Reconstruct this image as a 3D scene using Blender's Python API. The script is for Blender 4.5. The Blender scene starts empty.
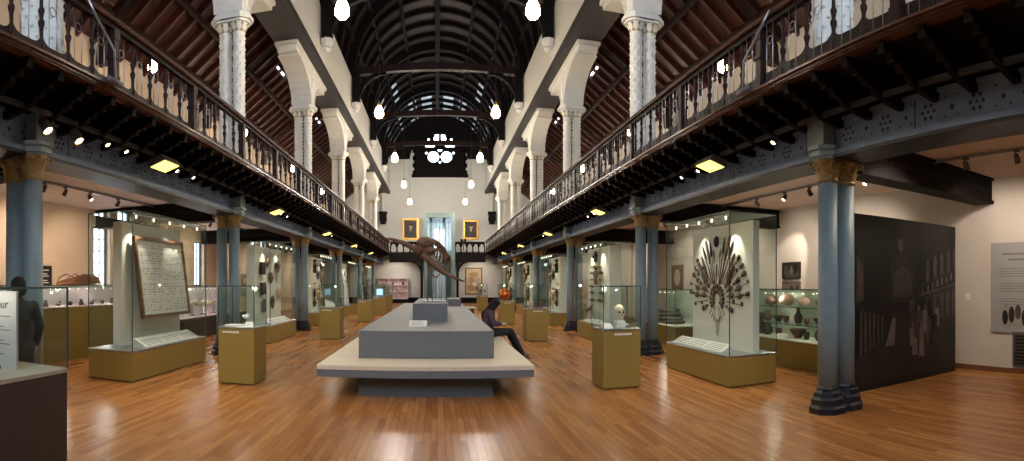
import bpy, bmesh, math, random
from mathutils import Vector, Matrix
random.seed(7)
SC = bpy.context.scene
COL = SC.collection
PI = math.pi
sin, cos = math.sin, math.cos

# ------------------------------------------------------------------ helpers
def lin(r, g, b):
    f = lambda c: (c/255/12.92) if c/255 <= .04045 else ((c/255+.055)/1.055)**2.4
    return (f(r), f(g), f(b), 1)

MATS = {}
def mat(name, rgb, rough=.5, metal=0., var=.12, scale=9., bump=0., emit=0., ecol=None, spec=.5, stretch=None):
    m = bpy.data.materials.new(name); m.use_nodes = True
    nt = m.node_tree; N = nt.nodes; L = nt.links
    p = N['Principled BSDF']
    p.inputs['Roughness'].default_value = rough; p.inputs['Metallic'].default_value = metal
    p.inputs['Specular IOR Level'].default_value = spec
    c = lin(*rgb)
    tc = N.new('ShaderNodeTexCoord'); no = N.new('ShaderNodeTexNoise')
    no.inputs['Scale'].default_value = scale; no.inputs['Detail'].default_value = 4
    if stretch:
        mp = N.new('ShaderNodeMapping'); mp.inputs['Scale'].default_value = stretch
        L.new(tc.outputs['Object'], mp.inputs['Vector']); L.new(mp.outputs['Vector'], no.inputs['Vector'])
    else:
        L.new(tc.outputs['Object'], no.inputs['Vector'])
    ra = N.new('ShaderNodeValToRGB')
    ra.color_ramp.elements[0].position = .3; ra.color_ramp.elements[1].position = .7
    ra.color_ramp.elements[0].color = tuple(x*(1-var) for x in c[:3])+(1,)
    ra.color_ramp.elements[1].color = tuple(min(1, x*(1+var)) for x in c[:3])+(1,)
    L.new(no.outputs['Fac'], ra.inputs['Fac']); L.new(ra.outputs['Color'], p.inputs['Base Color'])
    if bump:
        b = N.new('ShaderNodeBump'); b.inputs['Strength'].default_value = bump; b.inputs['Distance'].default_value = .01
        L.new(no.outputs['Fac'], b.inputs['Height']); L.new(b.outputs['Normal'], p.inputs['Normal'])
    if emit:
        p.inputs['Emission Color'].default_value = lin(*(ecol or rgb)); p.inputs['Emission Strength'].default_value = emit
    MATS[name] = m
    return m

class MB:
    """collects vertices and faces of one mesh object"""
    def __init__(s): s.v = []; s.f = []; s.m = []; s.sm = []; s.T = None
    def add(s, vs, fs, mi=0, smooth=False, T=None):
        o = len(s.v); T = T or s.T
        s.v += [tuple(T @ Vector(v)) for v in vs] if T else [tuple(v) for v in vs]
        for f in fs: s.f.append([o+i for i in f]); s.m.append(mi); s.sm.append(smooth)
        return s
    def box(s, x0, x1, y0, y1, z0, z1, mi=0, T=None):
        vs = [(x, y, z) for z in (z0, z1) for y in (y0, y1) for x in (x0, x1)]
        return s.add(vs, [(0,2,3,1),(4,5,7,6),(0,1,5,4),(2,6,7,3),(0,4,6,2),(1,3,7,5)], mi, False, T)
    def bbox(s, x0, x1, y0, y1, z0, z1, b, mi=0, T=None):
        """box with chamfered vertical edges and top edges"""
        c = lambda d, z: [(x0+d+b,y0+d,z),(x1-d-b,y0+d,z),(x1-d,y0+d+b,z),(x1-d,y1-d-b,z),(x1-d-b,y1-d,z),(x0+d+b,y1-d,z),(x0+d,y1-d-b,z),(x0+d,y0+d+b,z)]
        vs = c(0, z0)+c(0, z1-b)+c(b, z1)
        fs = [tuple(range(8))[::-1], tuple(range(16, 24))]
        for k in (0, 8):
            for i in range(8): j = (i+1) % 8; fs.append((k+i, k+j, k+8+j, k+8+i))
        return s.add(vs, fs, mi, False, T)
    def prism(s, poly, lo, hi, ax='z', mi=0, T=None, smooth=False):
        n = len(poly)
        P = {'z': lambda a, b, h: (a, b, h), 'x': lambda a, b, h: (h, a, b), 'y': lambda a, b, h: (a, h, b)}[ax]
        vs = [P(a, b, lo) for a, b in poly]+[P(a, b, hi) for a, b in poly]
        fs = [tuple(range(n)), tuple(range(n, 2*n))]+[(i, (i+1) % n, n+(i+1) % n, n+i) for i in range(n)]
        return s.add(vs, fs, mi, smooth, T)
    def lathe(s, prof, n=16, c=(0,0,0), mi=0, smooth=True, T=None, sx=1, sy=1, ph=0):
        vs = []; fs = []
        for r, z in prof:
            for i in range(n):
                a = 2*PI*i/n+ph; vs.append((c[0]+sx*r*cos(a), c[1]+sy*r*sin(a), c[2]+z))
        for k in range(len(prof)-1):
            for i in range(n): j = (i+1) % n; fs.append((k*n+i, k*n+j, k*n+n+j, k*n+n+i))
        fs += [tuple(range(n))[::-1], tuple(range((len(prof)-1)*n, len(prof)*n))]
        return s.add(vs, fs, mi, smooth, T)
    def tube(s, pts, r, n=8, mi=0, smooth=True, T=None):
        pts = [Vector(p) for p in pts]; rs = r if isinstance(r, (list, tuple)) else [r]*len(pts)
        vs = []; fs = []
        up = Vector((0, 0, 1)); prev = None
        for k, p in enumerate(pts):
            d = (pts[min(k+1, len(pts)-1)]-pts[max(k-1, 0)]).normalized()
            a = prev if prev is not None else (d.cross(up) if abs(d.dot(up)) < .95 else d.cross(Vector((1, 0, 0))))
            a = (a-d*a.dot(d)).normalized(); b = d.cross(a); prev = a
            for i in range(n):
                t = 2*PI*i/n; vs.append(p+a*cos(t)*rs[k]+b*sin(t)*rs[k])
        for k in range(len(pts)-1):
            for i in range(n): j = (i+1) % n; fs.append((k*n+i, k*n+j, k*n+n+j, k*n+n+i))
        fs += [tuple(range(n))[::-1], tuple(range((len(pts)-1)*n, len(pts)*n))]
        return s.add(vs, fs, mi, smooth, T)
    def ell(s, c, r, n=12, mi=0, T=None, jit=0.):
        rx, ry, rz = r if isinstance(r, (list, tuple)) else (r, r, r)
        m = max(5, n//2); vs = [(c[0], c[1], c[2]-rz)]; fs = []
        for k in range(1, m):
            a = -PI/2+PI*k/m
            for i in range(n):
                t = 2*PI*i/n; j = 1+random.uniform(-jit, jit)
                vs.append((c[0]+rx*j*cos(a)*cos(t), c[1]+ry*j*cos(a)*sin(t), c[2]+rz*j*sin(a)))
        vs.append((c[0], c[1], c[2]+rz))
        for i in range(n): fs.append((0, 1+(i+1) % n, 1+i)); fs.append((len(vs)-1, 1+(m-2)*n+i, 1+(m-2)*n+(i+1) % n))
        for k in range(m-2):
            for i in range(n): j = (i+1) % n; fs.append((1+k*n+i, 1+k*n+j, 1+k*n+n+j, 1+k*n+n+i))
        return s.add(vs, fs, mi, True, T)
    def torus(s, c, R, r, n=20, m=6, T=None, mi=0, a0=0, a1=2*PI):
        full = abs(a1-a0-2*PI) < 1e-6
        pts = [(c[0]+R*cos(a0+(a1-a0)*i/n), c[1], c[2]+R*sin(a0+(a1-a0)*i/n)) for i in range(n+1)]
        return s.tube(pts, r, m, mi, True, T)
    def build(s, name, mats, parent=None, loc=None):
        me = bpy.data.meshes.new(name); me.from_pydata(s.v, [], s.f)
        for m in (mats if isinstance(mats, (list, tuple)) else [mats]): me.materials.append(MATS[m])
        me.polygons.foreach_set('material_index', s.m); me.polygons.foreach_set('use_smooth', s.sm)
        bm = bmesh.new(); bm.from_mesh(me); bmesh.ops.recalc_face_normals(bm, faces=bm.faces); bm.to_mesh(me); bm.free()
        o = bpy.data.objects.new(name, me); COL.objects.link(o)
        if parent: o.parent = parent
        if loc: o.location = loc
        return o

def tag(o, label=None, cat=None, group=None, kind=None):
    if label: o['label'] = label
    if cat: o['category'] = cat
    if group: o['group'] = group
    if kind: o['kind'] = kind
    return o
def thing(name, label, cat, loc=(0,0,0), group=None, rz=0):
    o = bpy.data.objects.new(name, None); COL.objects.link(o); o.location = loc; o.rotation_euler = (0, 0, rz)
    o.empty_display_size = .1
    return tag(o, label, cat, group)
def dup(o, parent=None, **kw):
    c = o.copy(); COL.objects.link(c)
    if parent: c.parent = parent
    for ch in [x for x in o.children]: dup(ch, c)
    for k, v in kw.items():
        if k == 'loc': c.location = v
        elif k == 'rz': c.rotation_euler = (0, 0, v)
        elif k == 'rot': c.rotation_euler = v
        elif k == 'scale': c.scale = (v, v, v) if not isinstance(v, tuple) else v
        else: c[k] = v
    return c
def struct(name, mb, mats): return tag(mb.build(name, mats), kind='structure')
ORD = 'first second third fourth fifth sixth seventh eighth ninth tenth eleventh twelfth thirteenth fourteenth fifteenth sixteenth seventeenth eighteenth nineteenth twentieth'.split()
SIDE = {-1: 'left', 1: 'right'}

def point_light(name, loc, power, color, radius=.05, parent=None, spot=None, target=None, blend=.6):
    d = bpy.data.lights.new(name, 'SPOT' if spot else 'POINT'); d.energy = power; d.color = color; d.shadow_soft_size = radius
    o = bpy.data.objects.new(name, d); COL.objects.link(o); o.location = loc
    if spot: d.spot_size = spot; d.spot_blend = blend
    if target: o.rotation_euler = (Vector(target)-Vector(loc)).to_track_quat('-Z', 'Y').to_euler()
    if parent:
        o.parent = parent; o.location = Vector(loc)-parent.location
    return o
WARM = (1, .8, .6); WARM2 = (1, .86, .7); DAY = (.84, .92, 1); NEUT = (1, .92, .82)

# ------------------------------------------------------------------ materials
mat('mustard', (142, 118, 50), .6, var=.06, scale=30)
mat('dark_base', (62, 52, 46), .55, var=.06)
mat('grey_plinth', (106, 108, 107), .6, var=.06, scale=14)
mat('shaded_plinth_foot', (82, 84, 84), .6, var=.06)  # plinth grey darkened: shade under the bench overhang put into the colour
mat('pad', (214, 198, 172), .6, var=.05, stretch=(1, 14, 1))
mat('column_blue', (124, 143, 148), .55, var=.06)
mat('abacus_blue', (146, 168, 178), .4, var=.06)
mat('iron_blue', (112, 136, 172), .5, var=.15, scale=5)
mat('iron_dark', (22, 24, 30), .45, var=.1)
mat('gold', (158, 134, 88), .42, .25, var=.45, scale=40)
mat('dark_wood', (40, 24, 20), .5, var=.25, scale=6, stretch=(8, 1, 8), spec=.2)
mat('rail_wood', (90, 60, 47), .25, var=.2, scale=6, spec=.35)
mat('black_wood', (19, 13, 12), .65, var=.25, scale=6, spec=.15)
mat('roof_board', (66, 28, 18), .5, var=.35, scale=3, stretch=(1, 7, 1))
mat('nave_board', (34, 22, 21), .5, var=.3, scale=3, stretch=(7, 1, 1))
mat('white_paint', (216, 214, 204), .6, var=.04, scale=3)
mat('wall_white', (214, 214, 208), .7, var=.03, scale=2)
mat('cream_wall', (210, 188, 164), .75, var=.04, scale=2)
mat('right_wall', (198, 190, 180), .75, var=.03, scale=2)
mat('aisle_ceiling', (226, 210, 198), .8, var=.03, scale=2)
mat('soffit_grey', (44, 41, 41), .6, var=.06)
mat('channel_grey', (58, 60, 64), .5, var=.06)
mat('grey_paint', (92, 87, 86), .6, var=.06)
mat('case_white', (226, 226, 214), .6, var=.02)
mat('deck_cloth', (176, 168, 152), .6, var=.04)
mat('case_blue', (188, 208, 214), .6, var=.02)
mat('paper', (236, 234, 228), .6, var=.03)
mat('ink', (112, 108, 104), .7, var=.05)
mat('steel', (170, 172, 174), .3, .9, var=.08)
mat('black', (18, 17, 18), .45, var=.15)
mat('lamp_glass', (255, 240, 215), .3, var=.0, emit=26, ecol=(255, 222, 176))
mat('spot_lens', (255, 230, 190), .3, var=.0, emit=16, ecol=(255, 214, 160))
mat('case_bulb', (255, 240, 215), .3, var=.0, emit=5, ecol=(255, 232, 196))
mat('flood_lens', (250, 236, 120), .3, var=.0, emit=1.5, ecol=(240, 222, 110))
mat('day_pane', (235, 242, 250), .2, var=.02, emit=3.2, ecol=(232, 240, 252))
mat('sky_pane', (150, 165, 175), .2, var=.3, scale=2, emit=.3, ecol=(190, 208, 222))
mat('front_pane', (235, 242, 250), .2, var=.02, emit=8.5, ecol=(216, 231, 255))
mat('leadwork', (60, 62, 64), .5, var=.1)
mat('pink_light_paint', (232, 206, 222), .6, var=.06)  # pink of the case lighting put into the panel colour
mat('gilt', (186, 140, 62), .35, .6, var=.2)
mat('canvas_dark', (52, 36, 30), .5, var=.5, scale=4)
mat('canvas_pale', (206, 184, 138), .6, var=.25, scale=6)
mat('brown_wood', (112, 74, 48), .45, var=.25, scale=8)
mat('bone', (112, 78, 58), .6, var=.3, scale=14, bump=.4)
mat('skull_bone', (214, 196, 168), .55, var=.15, scale=20)
mat('shaft_green', (96, 116, 112), .4, var=.08)
mat('shaft_pane', (92, 112, 110), .12, var=.08)
mat('club_wood', (88, 62, 44), .45, var=.35, scale=20)
mat('club_dark', (40, 30, 26), .45, var=.3, scale=20)
mat('club_pale', (176, 142, 98), .5, var=.25, scale=20)
mat('string', (168, 158, 140), .7, var=.15)
mat('pot_brown', (96, 62, 46), .5, var=.3, scale=18)
mat('pot_dark', (60, 46, 42), .45, var=.3, scale=18)
mat('pot_pale', (196, 164, 142), .5, var=.25, scale=14)
mat('stone_dark', (74, 68, 66), .7, var=.3, scale=12, bump=.5)
mat('copper', (214, 110, 48), .25, .9, var=.2)
mat('wicker', (112, 70, 42), .6, var=.4, scale=30, bump=.6)
mat('skin', (206, 160, 134), .5, var=.04)
mat('hair', (28, 20, 18), .6, var=.5, scale=30, bump=.8, stretch=(6, 6, 1), spec=.25)
mat('jacket', (78, 58, 68), .75, var=.15, scale=30)
mat('trousers', (22, 22, 26), .75, var=.15)
mat('shoe', (92, 84, 62), .6, var=.15)
mat('photo_black', (22, 20, 20), .45, var=.2, scale=3)
mat('photo_dark', (36, 32, 31), .45, var=.3, scale=5)
mat('photo_mid', (64, 58, 54), .45, var=.3, scale=6)
mat('photo_light', (104, 95, 88), .45, var=.2, scale=8)
mat('panel_pale', (150, 146, 142), .5, var=.2)
mat('panel_grey', (150, 150, 150), .6, var=.02)
mat('text_panel', (190, 188, 184), .6, var=.02)
mat('screen_blue', (150, 190, 220), .3, var=.1, emit=.7, ecol=(170, 205, 235))
mat('red_pink', (222, 190, 186), .6, var=.15)
mat('white_item', (232, 226, 226), .4, var=.05)

def floor_mat():
    m = bpy.data.materials.new('strip_floor'); m.use_nodes = True; nt = m.node_tree; N = nt.nodes; L = nt.links
    p = N['Principled BSDF']; tc = N.new('ShaderNodeTexCoord'); mp = N.new('ShaderNodeMapping')
    mp.inputs['Rotation'].default_value = (0, 0, PI/2)
    br = N.new('ShaderNodeTexBrick'); br.inputs['Scale'].default_value = 1
    br.inputs['Brick Width'].default_value = .9; br.inputs['Row Height'].default_value = .075
    br.inputs['Mortar Size'].default_value = .0012; br.offset_frequency = 2; br.offset = .37
    br.inputs['Color1'].default_value = lin(192, 132, 74); br.inputs['Color2'].default_value = lin(158, 100, 52)
    br.inputs['Mortar'].default_value = lin(92, 52, 28); br.inputs['Bias'].default_value = 0
    L.new(tc.outputs['Object'], mp.inputs['Vector']); L.new(mp.outputs['Vector'], br.inputs['Vector'])
    no = N.new('ShaderNodeTexNoise'); no.inputs['Scale'].default_value = 2.2; no.inputs['Detail'].default_value = 6
    mp2 = N.new('ShaderNodeMapping'); mp2.inputs['Scale'].default_value = (9, .7, 1)
    L.new(tc.outputs['Object'], mp2.inputs['Vector']); L.new(mp2.outputs['Vector'], no.inputs['Vector'])
    mx = N.new('ShaderNodeMix'); mx.data_type = 'RGBA'; mx.blend_type = 'MULTIPLY'; mx.inputs[0].default_value = .55
    ra = N.new('ShaderNodeValToRGB'); ra.color_ramp.elements[0].color = (.5, .46, .42, 1); ra.color_ramp.elements[0].position = .3; ra.color_ramp.elements[1].position = .7
    L.new(no.outputs['Fac'], ra.inputs['Fac']); L.new(br.outputs['Color'], mx.inputs[6]); L.new(ra.outputs['Color'], mx.inputs[7])
    L.new(mx.outputs[2], p.inputs['Base Color'])
    p.inputs['Roughness'].default_value = .26; p.inputs['Specular IOR Level'].default_value = .45
    bp = N.new('ShaderNodeBump'); bp.inputs['Strength'].default_value = .03; bp.inputs['Distance'].default_value = .002
    L.new(no.outputs['Fac'], bp.inputs['Height']); L.new(bp.outputs['Normal'], p.inputs['Normal'])
    MATS['strip_floor'] = m
floor_mat()
def glass_mat(name, tint, f=1.0):
    m = bpy.data.materials.new(name); m.use_nodes = True; nt = m.node_tree; N = nt.nodes; L = nt.links
    N.remove(N['Principled BSDF'])
    t = N.new('ShaderNodeBsdfTransparent'); t.inputs[0].default_value = tint
    g = N.new('ShaderNodeBsdfGlossy'); g.inputs['Roughness'].default_value = .02; g.inputs[0].default_value = (.9, 1, .97, 1)
    lw = N.new('ShaderNodeLayerWeight'); lw.inputs['Blend'].default_value = .5
    pw = N.new('ShaderNodeMath'); pw.operation = 'POWER'; pw.inputs[1].default_value = 5
    mu = N.new('ShaderNodeMath'); mu.operation = 'MULTIPLY_ADD'; mu.inputs[1].default_value = .55*f; mu.inputs[2].default_value = .022*f
    mx = N.new('ShaderNodeMixShader')
    L.new(lw.outputs['Facing'], pw.inputs[0]); L.new(pw.outputs[0], mu.inputs[0]); L.new(mu.outputs[0], mx.inputs[0]); L.new(t.outputs[0], mx.inputs[1]); L.new(g.outputs[0], mx.inputs[2])
    L.new(mx.outputs[0], N['Material Output'].inputs[0]); MATS[name] = m
glass_mat('glass', (.945, .972, .96, 1), .9)
mat('glass_edge', (58, 78, 74), .2, var=.05)

# ------------------------------------------------------------------ dimensions
CD = 4.6            # centre line of the paired columns
YC = [4.85, 11.15, 17.55, 24.0, 30.5, 37.0]
WX = 8.35           # outer walls
YE = 43.6           # end wall
YB = -4.0           # wall behind the camera
RX = 3.6            # balustrade line
GZ = 3.84           # gallery floor

# ------------------------------------------------------------------ room shell
struct('floor', MB().box(-WX-.2, WX+.2, YB-.2, YE+.2, -.15, 0), 'strip_floor')
# outer walls with window openings cut in the left one (built as piers and bands)
WINS = [(11.1, 11.9), (12.2, 13.05), (23.0, 23.9), (24.2, 25.1), (17.1, 17.9)]
def wall_with_openings(s, wins, z0, z1):
    m = MB(); a, b = (s*WX, s*(WX+.35)); a, b = min(a, b), max(a, b)
    ys = YB
    for y0, y1 in sorted(wins):
        m.box(a, b, ys, y0, 0, 8.3); m.box(a, b, y0, y1, 0, z0); m.box(a, b, y0, y1, z1, 8.3); ys = y1
    m.box(a, b, ys, YE, 0, 8.3)
    return m
struct('wall_left', wall_with_openings(-1, WINS, 1.5, 3.1), 'cream_wall')
struct('wall_right', wall_with_openings(1, [], 0, 0), 'right_wall')
wn = 1
for y0, y1 in WINS:
    w = tag(bpy.data.objects.new('window_%d' % wn, None), kind='structure'); COL.objects.link(w); w.location = (-WX-.2, (y0+y1)/2, 1.5)
    h = (y1-y0)/2
    MB().box(-.02, 0, -h, h, 0, 1.6).build('window_pane', 'day_pane', w)
    f = MB(); f.box(0, .07, -h, -h+.05, 0, 1.6); f.box(0, .07, h-.05, h, 0, 1.6); f.box(0, .07, -h, h, 0, .05); f.box(0, .07, -h, h, 1.55, 1.6)
    for k in range(1, 3): f.box(0, .04, -h+2*h*k/3-.012, -h+2*h*k/3+.012, 0, 1.6)
    for k in range(1, 5): f.box(0, .04, -h, h, .32*k-.01, .32*k+.01)
    f.build('window_frame', 'leadwork', w); wn += 1
e = MB(); e.box(-WX-.3, WX+.3, YE, YE+.3, 0, 8.3)
# gable above, with a round opening for the traceried window
e.box(-WX-.3, -1.85, YE, YE+.3, 8.3, 16.5); e.box(2.25, WX+.3, YE, YE+.3, 8.3, 16.5); e.box(-1.85, 2.25, YE, YE+.3, 13.95, 16.5); e.box(-1.85, 2.25, YE, YE+.3, 8.3, 10.45)
struct('wall_end', e, 'wall_white')
BW = [(-2.9, -1.2), (-.85, .85), (1.2, 2.9)]
m = MB(); m.box(-WX-.3, WX+.3, YB-.3, YB, 0, 6.6); m.box(-WX-.3, WX+.3, YB-.3, YB, 12.8, 16.5); xs = -WX-.3
for x0, x1 in BW: m.box(xs, x0, YB-.3, YB, 6.6, 12.8); xs = x1
m.box(xs, WX+.3, YB-.3, YB, 6.6, 12.8)
struct('wall_behind', m, 'wall_white')
for x0, x1 in BW:
    w = tag(bpy.data.objects.new('window_%d' % wn, None), kind='structure'); COL.objects.link(w); w.location = ((x0+x1)/2, YB-.2, 6.6); h = (x1-x0)/2
    MB().box(-h, h, -.02, 0, 0, 6.2).build('window_pane', 'front_pane', w)
    f = MB()
    for k in range(4): f.box(-h+2*h*k/3-.03, -h+2*h*k/3+.03, 0, .08, 0, 6.2)
    for k in range(8): f.box(-h, h, 0, .06, 6.2*k/7-.025, 6.2*k/7+.025)
    f.build('window_frame', 'leadwork', w); wn += 1
for s in (-1, 1):
    a, b = sorted((s*WX, s*(WX-.02)))
    struct('baseboard_'+SIDE[s], MB().box(a, b, YB, YE, 0, .09), 'brown_wood')
    a, b = sorted((s*(CD+.2), s*WX))
    struct('ceiling_aisle_'+SIDE[s], MB().box(a, b, YB, YE, 3.5, 3.56), 'aisle_ceiling')
    # clerestory strip carried by the upper columns: white inner face, grey soffit
    a, b = sorted((s*3.88, s*4.85))
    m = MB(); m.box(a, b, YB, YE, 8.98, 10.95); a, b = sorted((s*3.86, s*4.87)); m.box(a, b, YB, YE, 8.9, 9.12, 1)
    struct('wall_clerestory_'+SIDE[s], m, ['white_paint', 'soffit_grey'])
    # lean-to roof over the upper aisle
    sl = [(s*8.6, 7.75), (s*4.5, 10.75), (s*4.5, 10.95), (s*8.6, 7.95)]
    struct('roof_aisle_'+SIDE[s], MB().prism(sl, YB, YE, 'y'), 'roof_board')
struct('baseboard_end', MB().box(-WX, WX, YE-.04, YE, 0, .42), 'black_wood')
# nave vault boards
def arch(a, d=0):   # a: 0 at the springing, pi/2 at the ridge
    return ((4.12-d)*cos(a)**.94 if a < PI/2-.001 else 0, 10.9+(4.35-d)*sin(a))
NA = 14
pr = [arch(PI/2*k/NA) for k in range(NA+1)]; po = [arch(PI/2*k/NA, -.18) for k in range(NA+1)]
pts = pr+[(-x, z) for x, z in pr[::-1][1:]]; out = po+[(-x, z) for x, z in po[::-1][1:]]
struct('ceiling_nave', MB().prism(pts+out[::-1], YB, YE, 'y'), 'nave_board')
struct('roof_cover', MB().box(-9, 9, YB-.3, YE+.3, 16.5, 16.7), 'black_wood')

# ------------------------------------------------------------------ roof timbers
def rib_poly(d0, d1, n=12):
    o = [arch(PI/2*k/n, d0) for k in range(n+1)]; i = [arch(PI/2*k/n, d1) for k in range(n+1)]
    return o+[(-x, z) for x, z in o[::-1][1:]], i+[(-x, z) for x, z in i[::-1][1:]]
def rib_mesh(w, d0, d1):
    o, i = rib_poly(d0, d1); m = MB(); n = len(o)
    for k in range(n-1): m.prism([o[k], o[k+1], i[k+1], i[k]], -w/2, w/2, 'y')
    return m
tr0 = thing('roof_truss', '', 'roof truss', (0, YC[0], 0), 'dark timber trusses of the nave roof')
rib_mesh(.26, .0, .38).build('arched_rib', 'black_wood', tr0)
tb = MB()
for k in range(12):
    x0, x1 = -3.86+7.72*k/12, -3.86+7.72*(k+1)/12; zz = lambda x: 10.98+.16*(1-(x/3.86)**2)
    tb.prism([(x0, zz(x0)), (x1, zz(x1)), (x1, zz(x1)+.3), (x0, zz(x0)+.3)], -.14, .14, 'y')
tb.build('tie_beam', 'dark_wood', tr0)
for s in (-1, 1):
    MB().box(min(s*3.5, s*3.84), max(s*3.5, s*3.84), -.16, .16, 9.75, 11.2).build('wall_post', 'black_wood', tr0)
    b = MB(); n = 10
    for k in range(n):
        a0, a1 = PI/2*k/n, PI/2*(k+1)/n
        c = lambda a, r: (s*(2.3+r*cos(a)), 9.75+r*sin(a))
        b.prism([c(a0, 1.22), c(a1, 1.22), c(a1, 1.4), c(a0, 1.4)], -.09, .09, 'y')
    b.build('brace', 'black_wood', tr0)
    MB().lathe([(.06, -.42), (.16, -.3), (.13, -.24), (.22, -.1), (.24, 0), (.2, .02)], 8, (s*3.68, 0, 9.74), smooth=False).build('corbel', 'white_paint', tr0)
for i, y in enumerate(YC):
    t = tr0 if i == 0 else dup(tr0, loc=(0, y, 0))
    t['label'] = 'dark arched timber roof truss with tie beam, %s from the camera end' % ORD[i]
rb0 = None; k = 0
y = YC[0]-1.3
ribys = []
for i in range(-1, 6):
    a = YC[i] if i >= 0 else YC[0]-6.4; b = YC[i+1] if i < 5 else YE
    ribys += [a+(b-a)*j/5 for j in range(1, 5)]
for i, y in enumerate(ribys):
    if rb0 is None: rb0 = rib_mesh(.14, .0, .2).build('roof_rib', 'black_wood', loc=(0, y, 0)); r = rb0
    else: r = dup(rb0, loc=(0, y, 0))
    tag(r, 'slim dark arched rib under the nave roof boards between the trusses', 'roof rib', 'slim arched ribs of the nave roof')
rp = thing('roof_ridge', 'dark ridge beam with purlins running the length of the nave roof', 'roof timber', (0, 20, 14.9))
MB().box(-.13, .13, -24, 23.6, -.12, .3).build('ridge_beam', 'black_wood', rp)
for s in (-1, 1):
    for a in (.38, .75, 1.15):
        x, z = arch(a, .12)
        MB().box(s*x-.08, s*x+.08, -24, 23.6, z-14.9-.08, z-14.9+.1).build('purlin', 'black_wood', rp)
    rf0 = None
    ap = thing('aisle_rafters', 'reddish brown rafters and purlins under the sloping roof of the %s upper aisle' % SIDE[s], 'roof timber', (s*6.5, 20, 9.2))
    def slope(x, d): return 7.75+(8.6-x)*3.0/4.1-d
    for k in range(72):
        y = -3+k*.64
        m = MB().prism([(s*8.4, slope(8.4, .01)), (s*4.6, slope(4.6, .01)), (s*4.6, slope(4.6, .17)), (s*8.4, slope(8.4, .17))], -.05, .05, 'y') if k == 0 else None
        if k == 0: rf0 = m.build('rafter', 'roof_board', ap); rf0.location = (-s*6.5, y-20, -9.2)
        else: dup(rf0, ap, loc=(-s*6.5, y-20, -9.2))
    for x in (5.4, 6.5, 7.6):
        MB().box(s*x-.06-s*6.5, s*x+.06-s*6.5, -24, 23.6, slope(x, .3)-9.2, slope(x, .14)-9.2).build('purlin', 'dark_wood', ap)
    for i, y in enumerate(YC):      # half arches over the upper aisle
        m = MB(); n = 10
        for k in range(n):
            c = lambda a, r: (s*(4.5+r*cos(a)), 7.2+.86*r*sin(a))
            a0, a1 = PI/2*k/n, PI/2*(k+1)/n
            q = [c(a0, 3.7), c(a1, 3.7), c(a1, 3.45), c(a0, 3.45)]
            q = [(x, min(z, slope(abs(x), .3))) for x, z in q]
            m.prism(q, y-.12, y+.12, 'y')
        tag(m.build('aisle_arch', 'dark_wood'), 'dark curved timber arch under the %s upper aisle roof, %s from the camera end' % (SIDE[s], ORD[i]), 'roof arch', 'curved arches of the upper aisles')
# roof lights
sk = 0
for yb in range(len(ribys)):
    y = ribys[yb]
    if y < 33: continue
    for s in (-1, 1):
        for a in ((.5, .6), (.8, .9)) if y < 37 else ((.42, .54), (.72, .85), (1.05, 1.2), (1.3, 1.48)):
            x0, z0 = arch(a[0], .03); x1, z1 = arch(a[1], .03); x2, z2 = arch(a[1], -.02); x3, z3 = arch(a[0], -.02)
            t = thing('roof_light', '', 'roof light', (s*x0, y+.62, z0), 'pale roof lights between the ribs of the nave roof')
            t['label'] = 'pale pane of daylight between dark ribs of the far nave roof'
            MB().prism([(0, 0), (s*(x1-x0), z1-z0), (s*(x2-x0), z2-z0), (s*(x3-x0), z3-z0)], -.42, .42, 'y').build('pane', 'sky_pane', t)
            fr = MB()
            for e0, e1, u0, u1 in ((-.46, -.42, 0, 1), (.42, .46, 0, 1), (-.46, .46, -.08, 0), (-.46, .46, 1, 1.08)): fr.prism([(s*(x1-x0)*u, (z1-z0)*u+d) for u, d in ((u0, -.03), (u1, -.03), (u1, .02), (u0, .02))], e0, e1, 'y')
            fr.build('frame', 'black_wood', t)
for s in (-1, 1):
    for i in range(5):
        for j in (0, 1):
            y = YC[i]+2.0+2.2*j; x = 5.15 if j else 5.9
            t = thing('roof_light', 'narrow slit of daylight between the boards of the %s upper aisle roof' % SIDE[s], 'roof light', (s*x, y, slope(x, .02)), 'slit roof lights over the %s upper aisle' % SIDE[s])
            MB().prism([(-s*.035, .025), (s*.035, -.025), (s*.035, -.04), (-s*.035, .01)], -.4, .45, 'y').build('pane', 'day_pane', t)
            MB().prism([(-s*.07, .05), (-s*.035, .025), (-s*.035, .0), (-s*.07, .03)], -.5, .5, 'y').build('frame', 'dark_wood', t)

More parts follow.
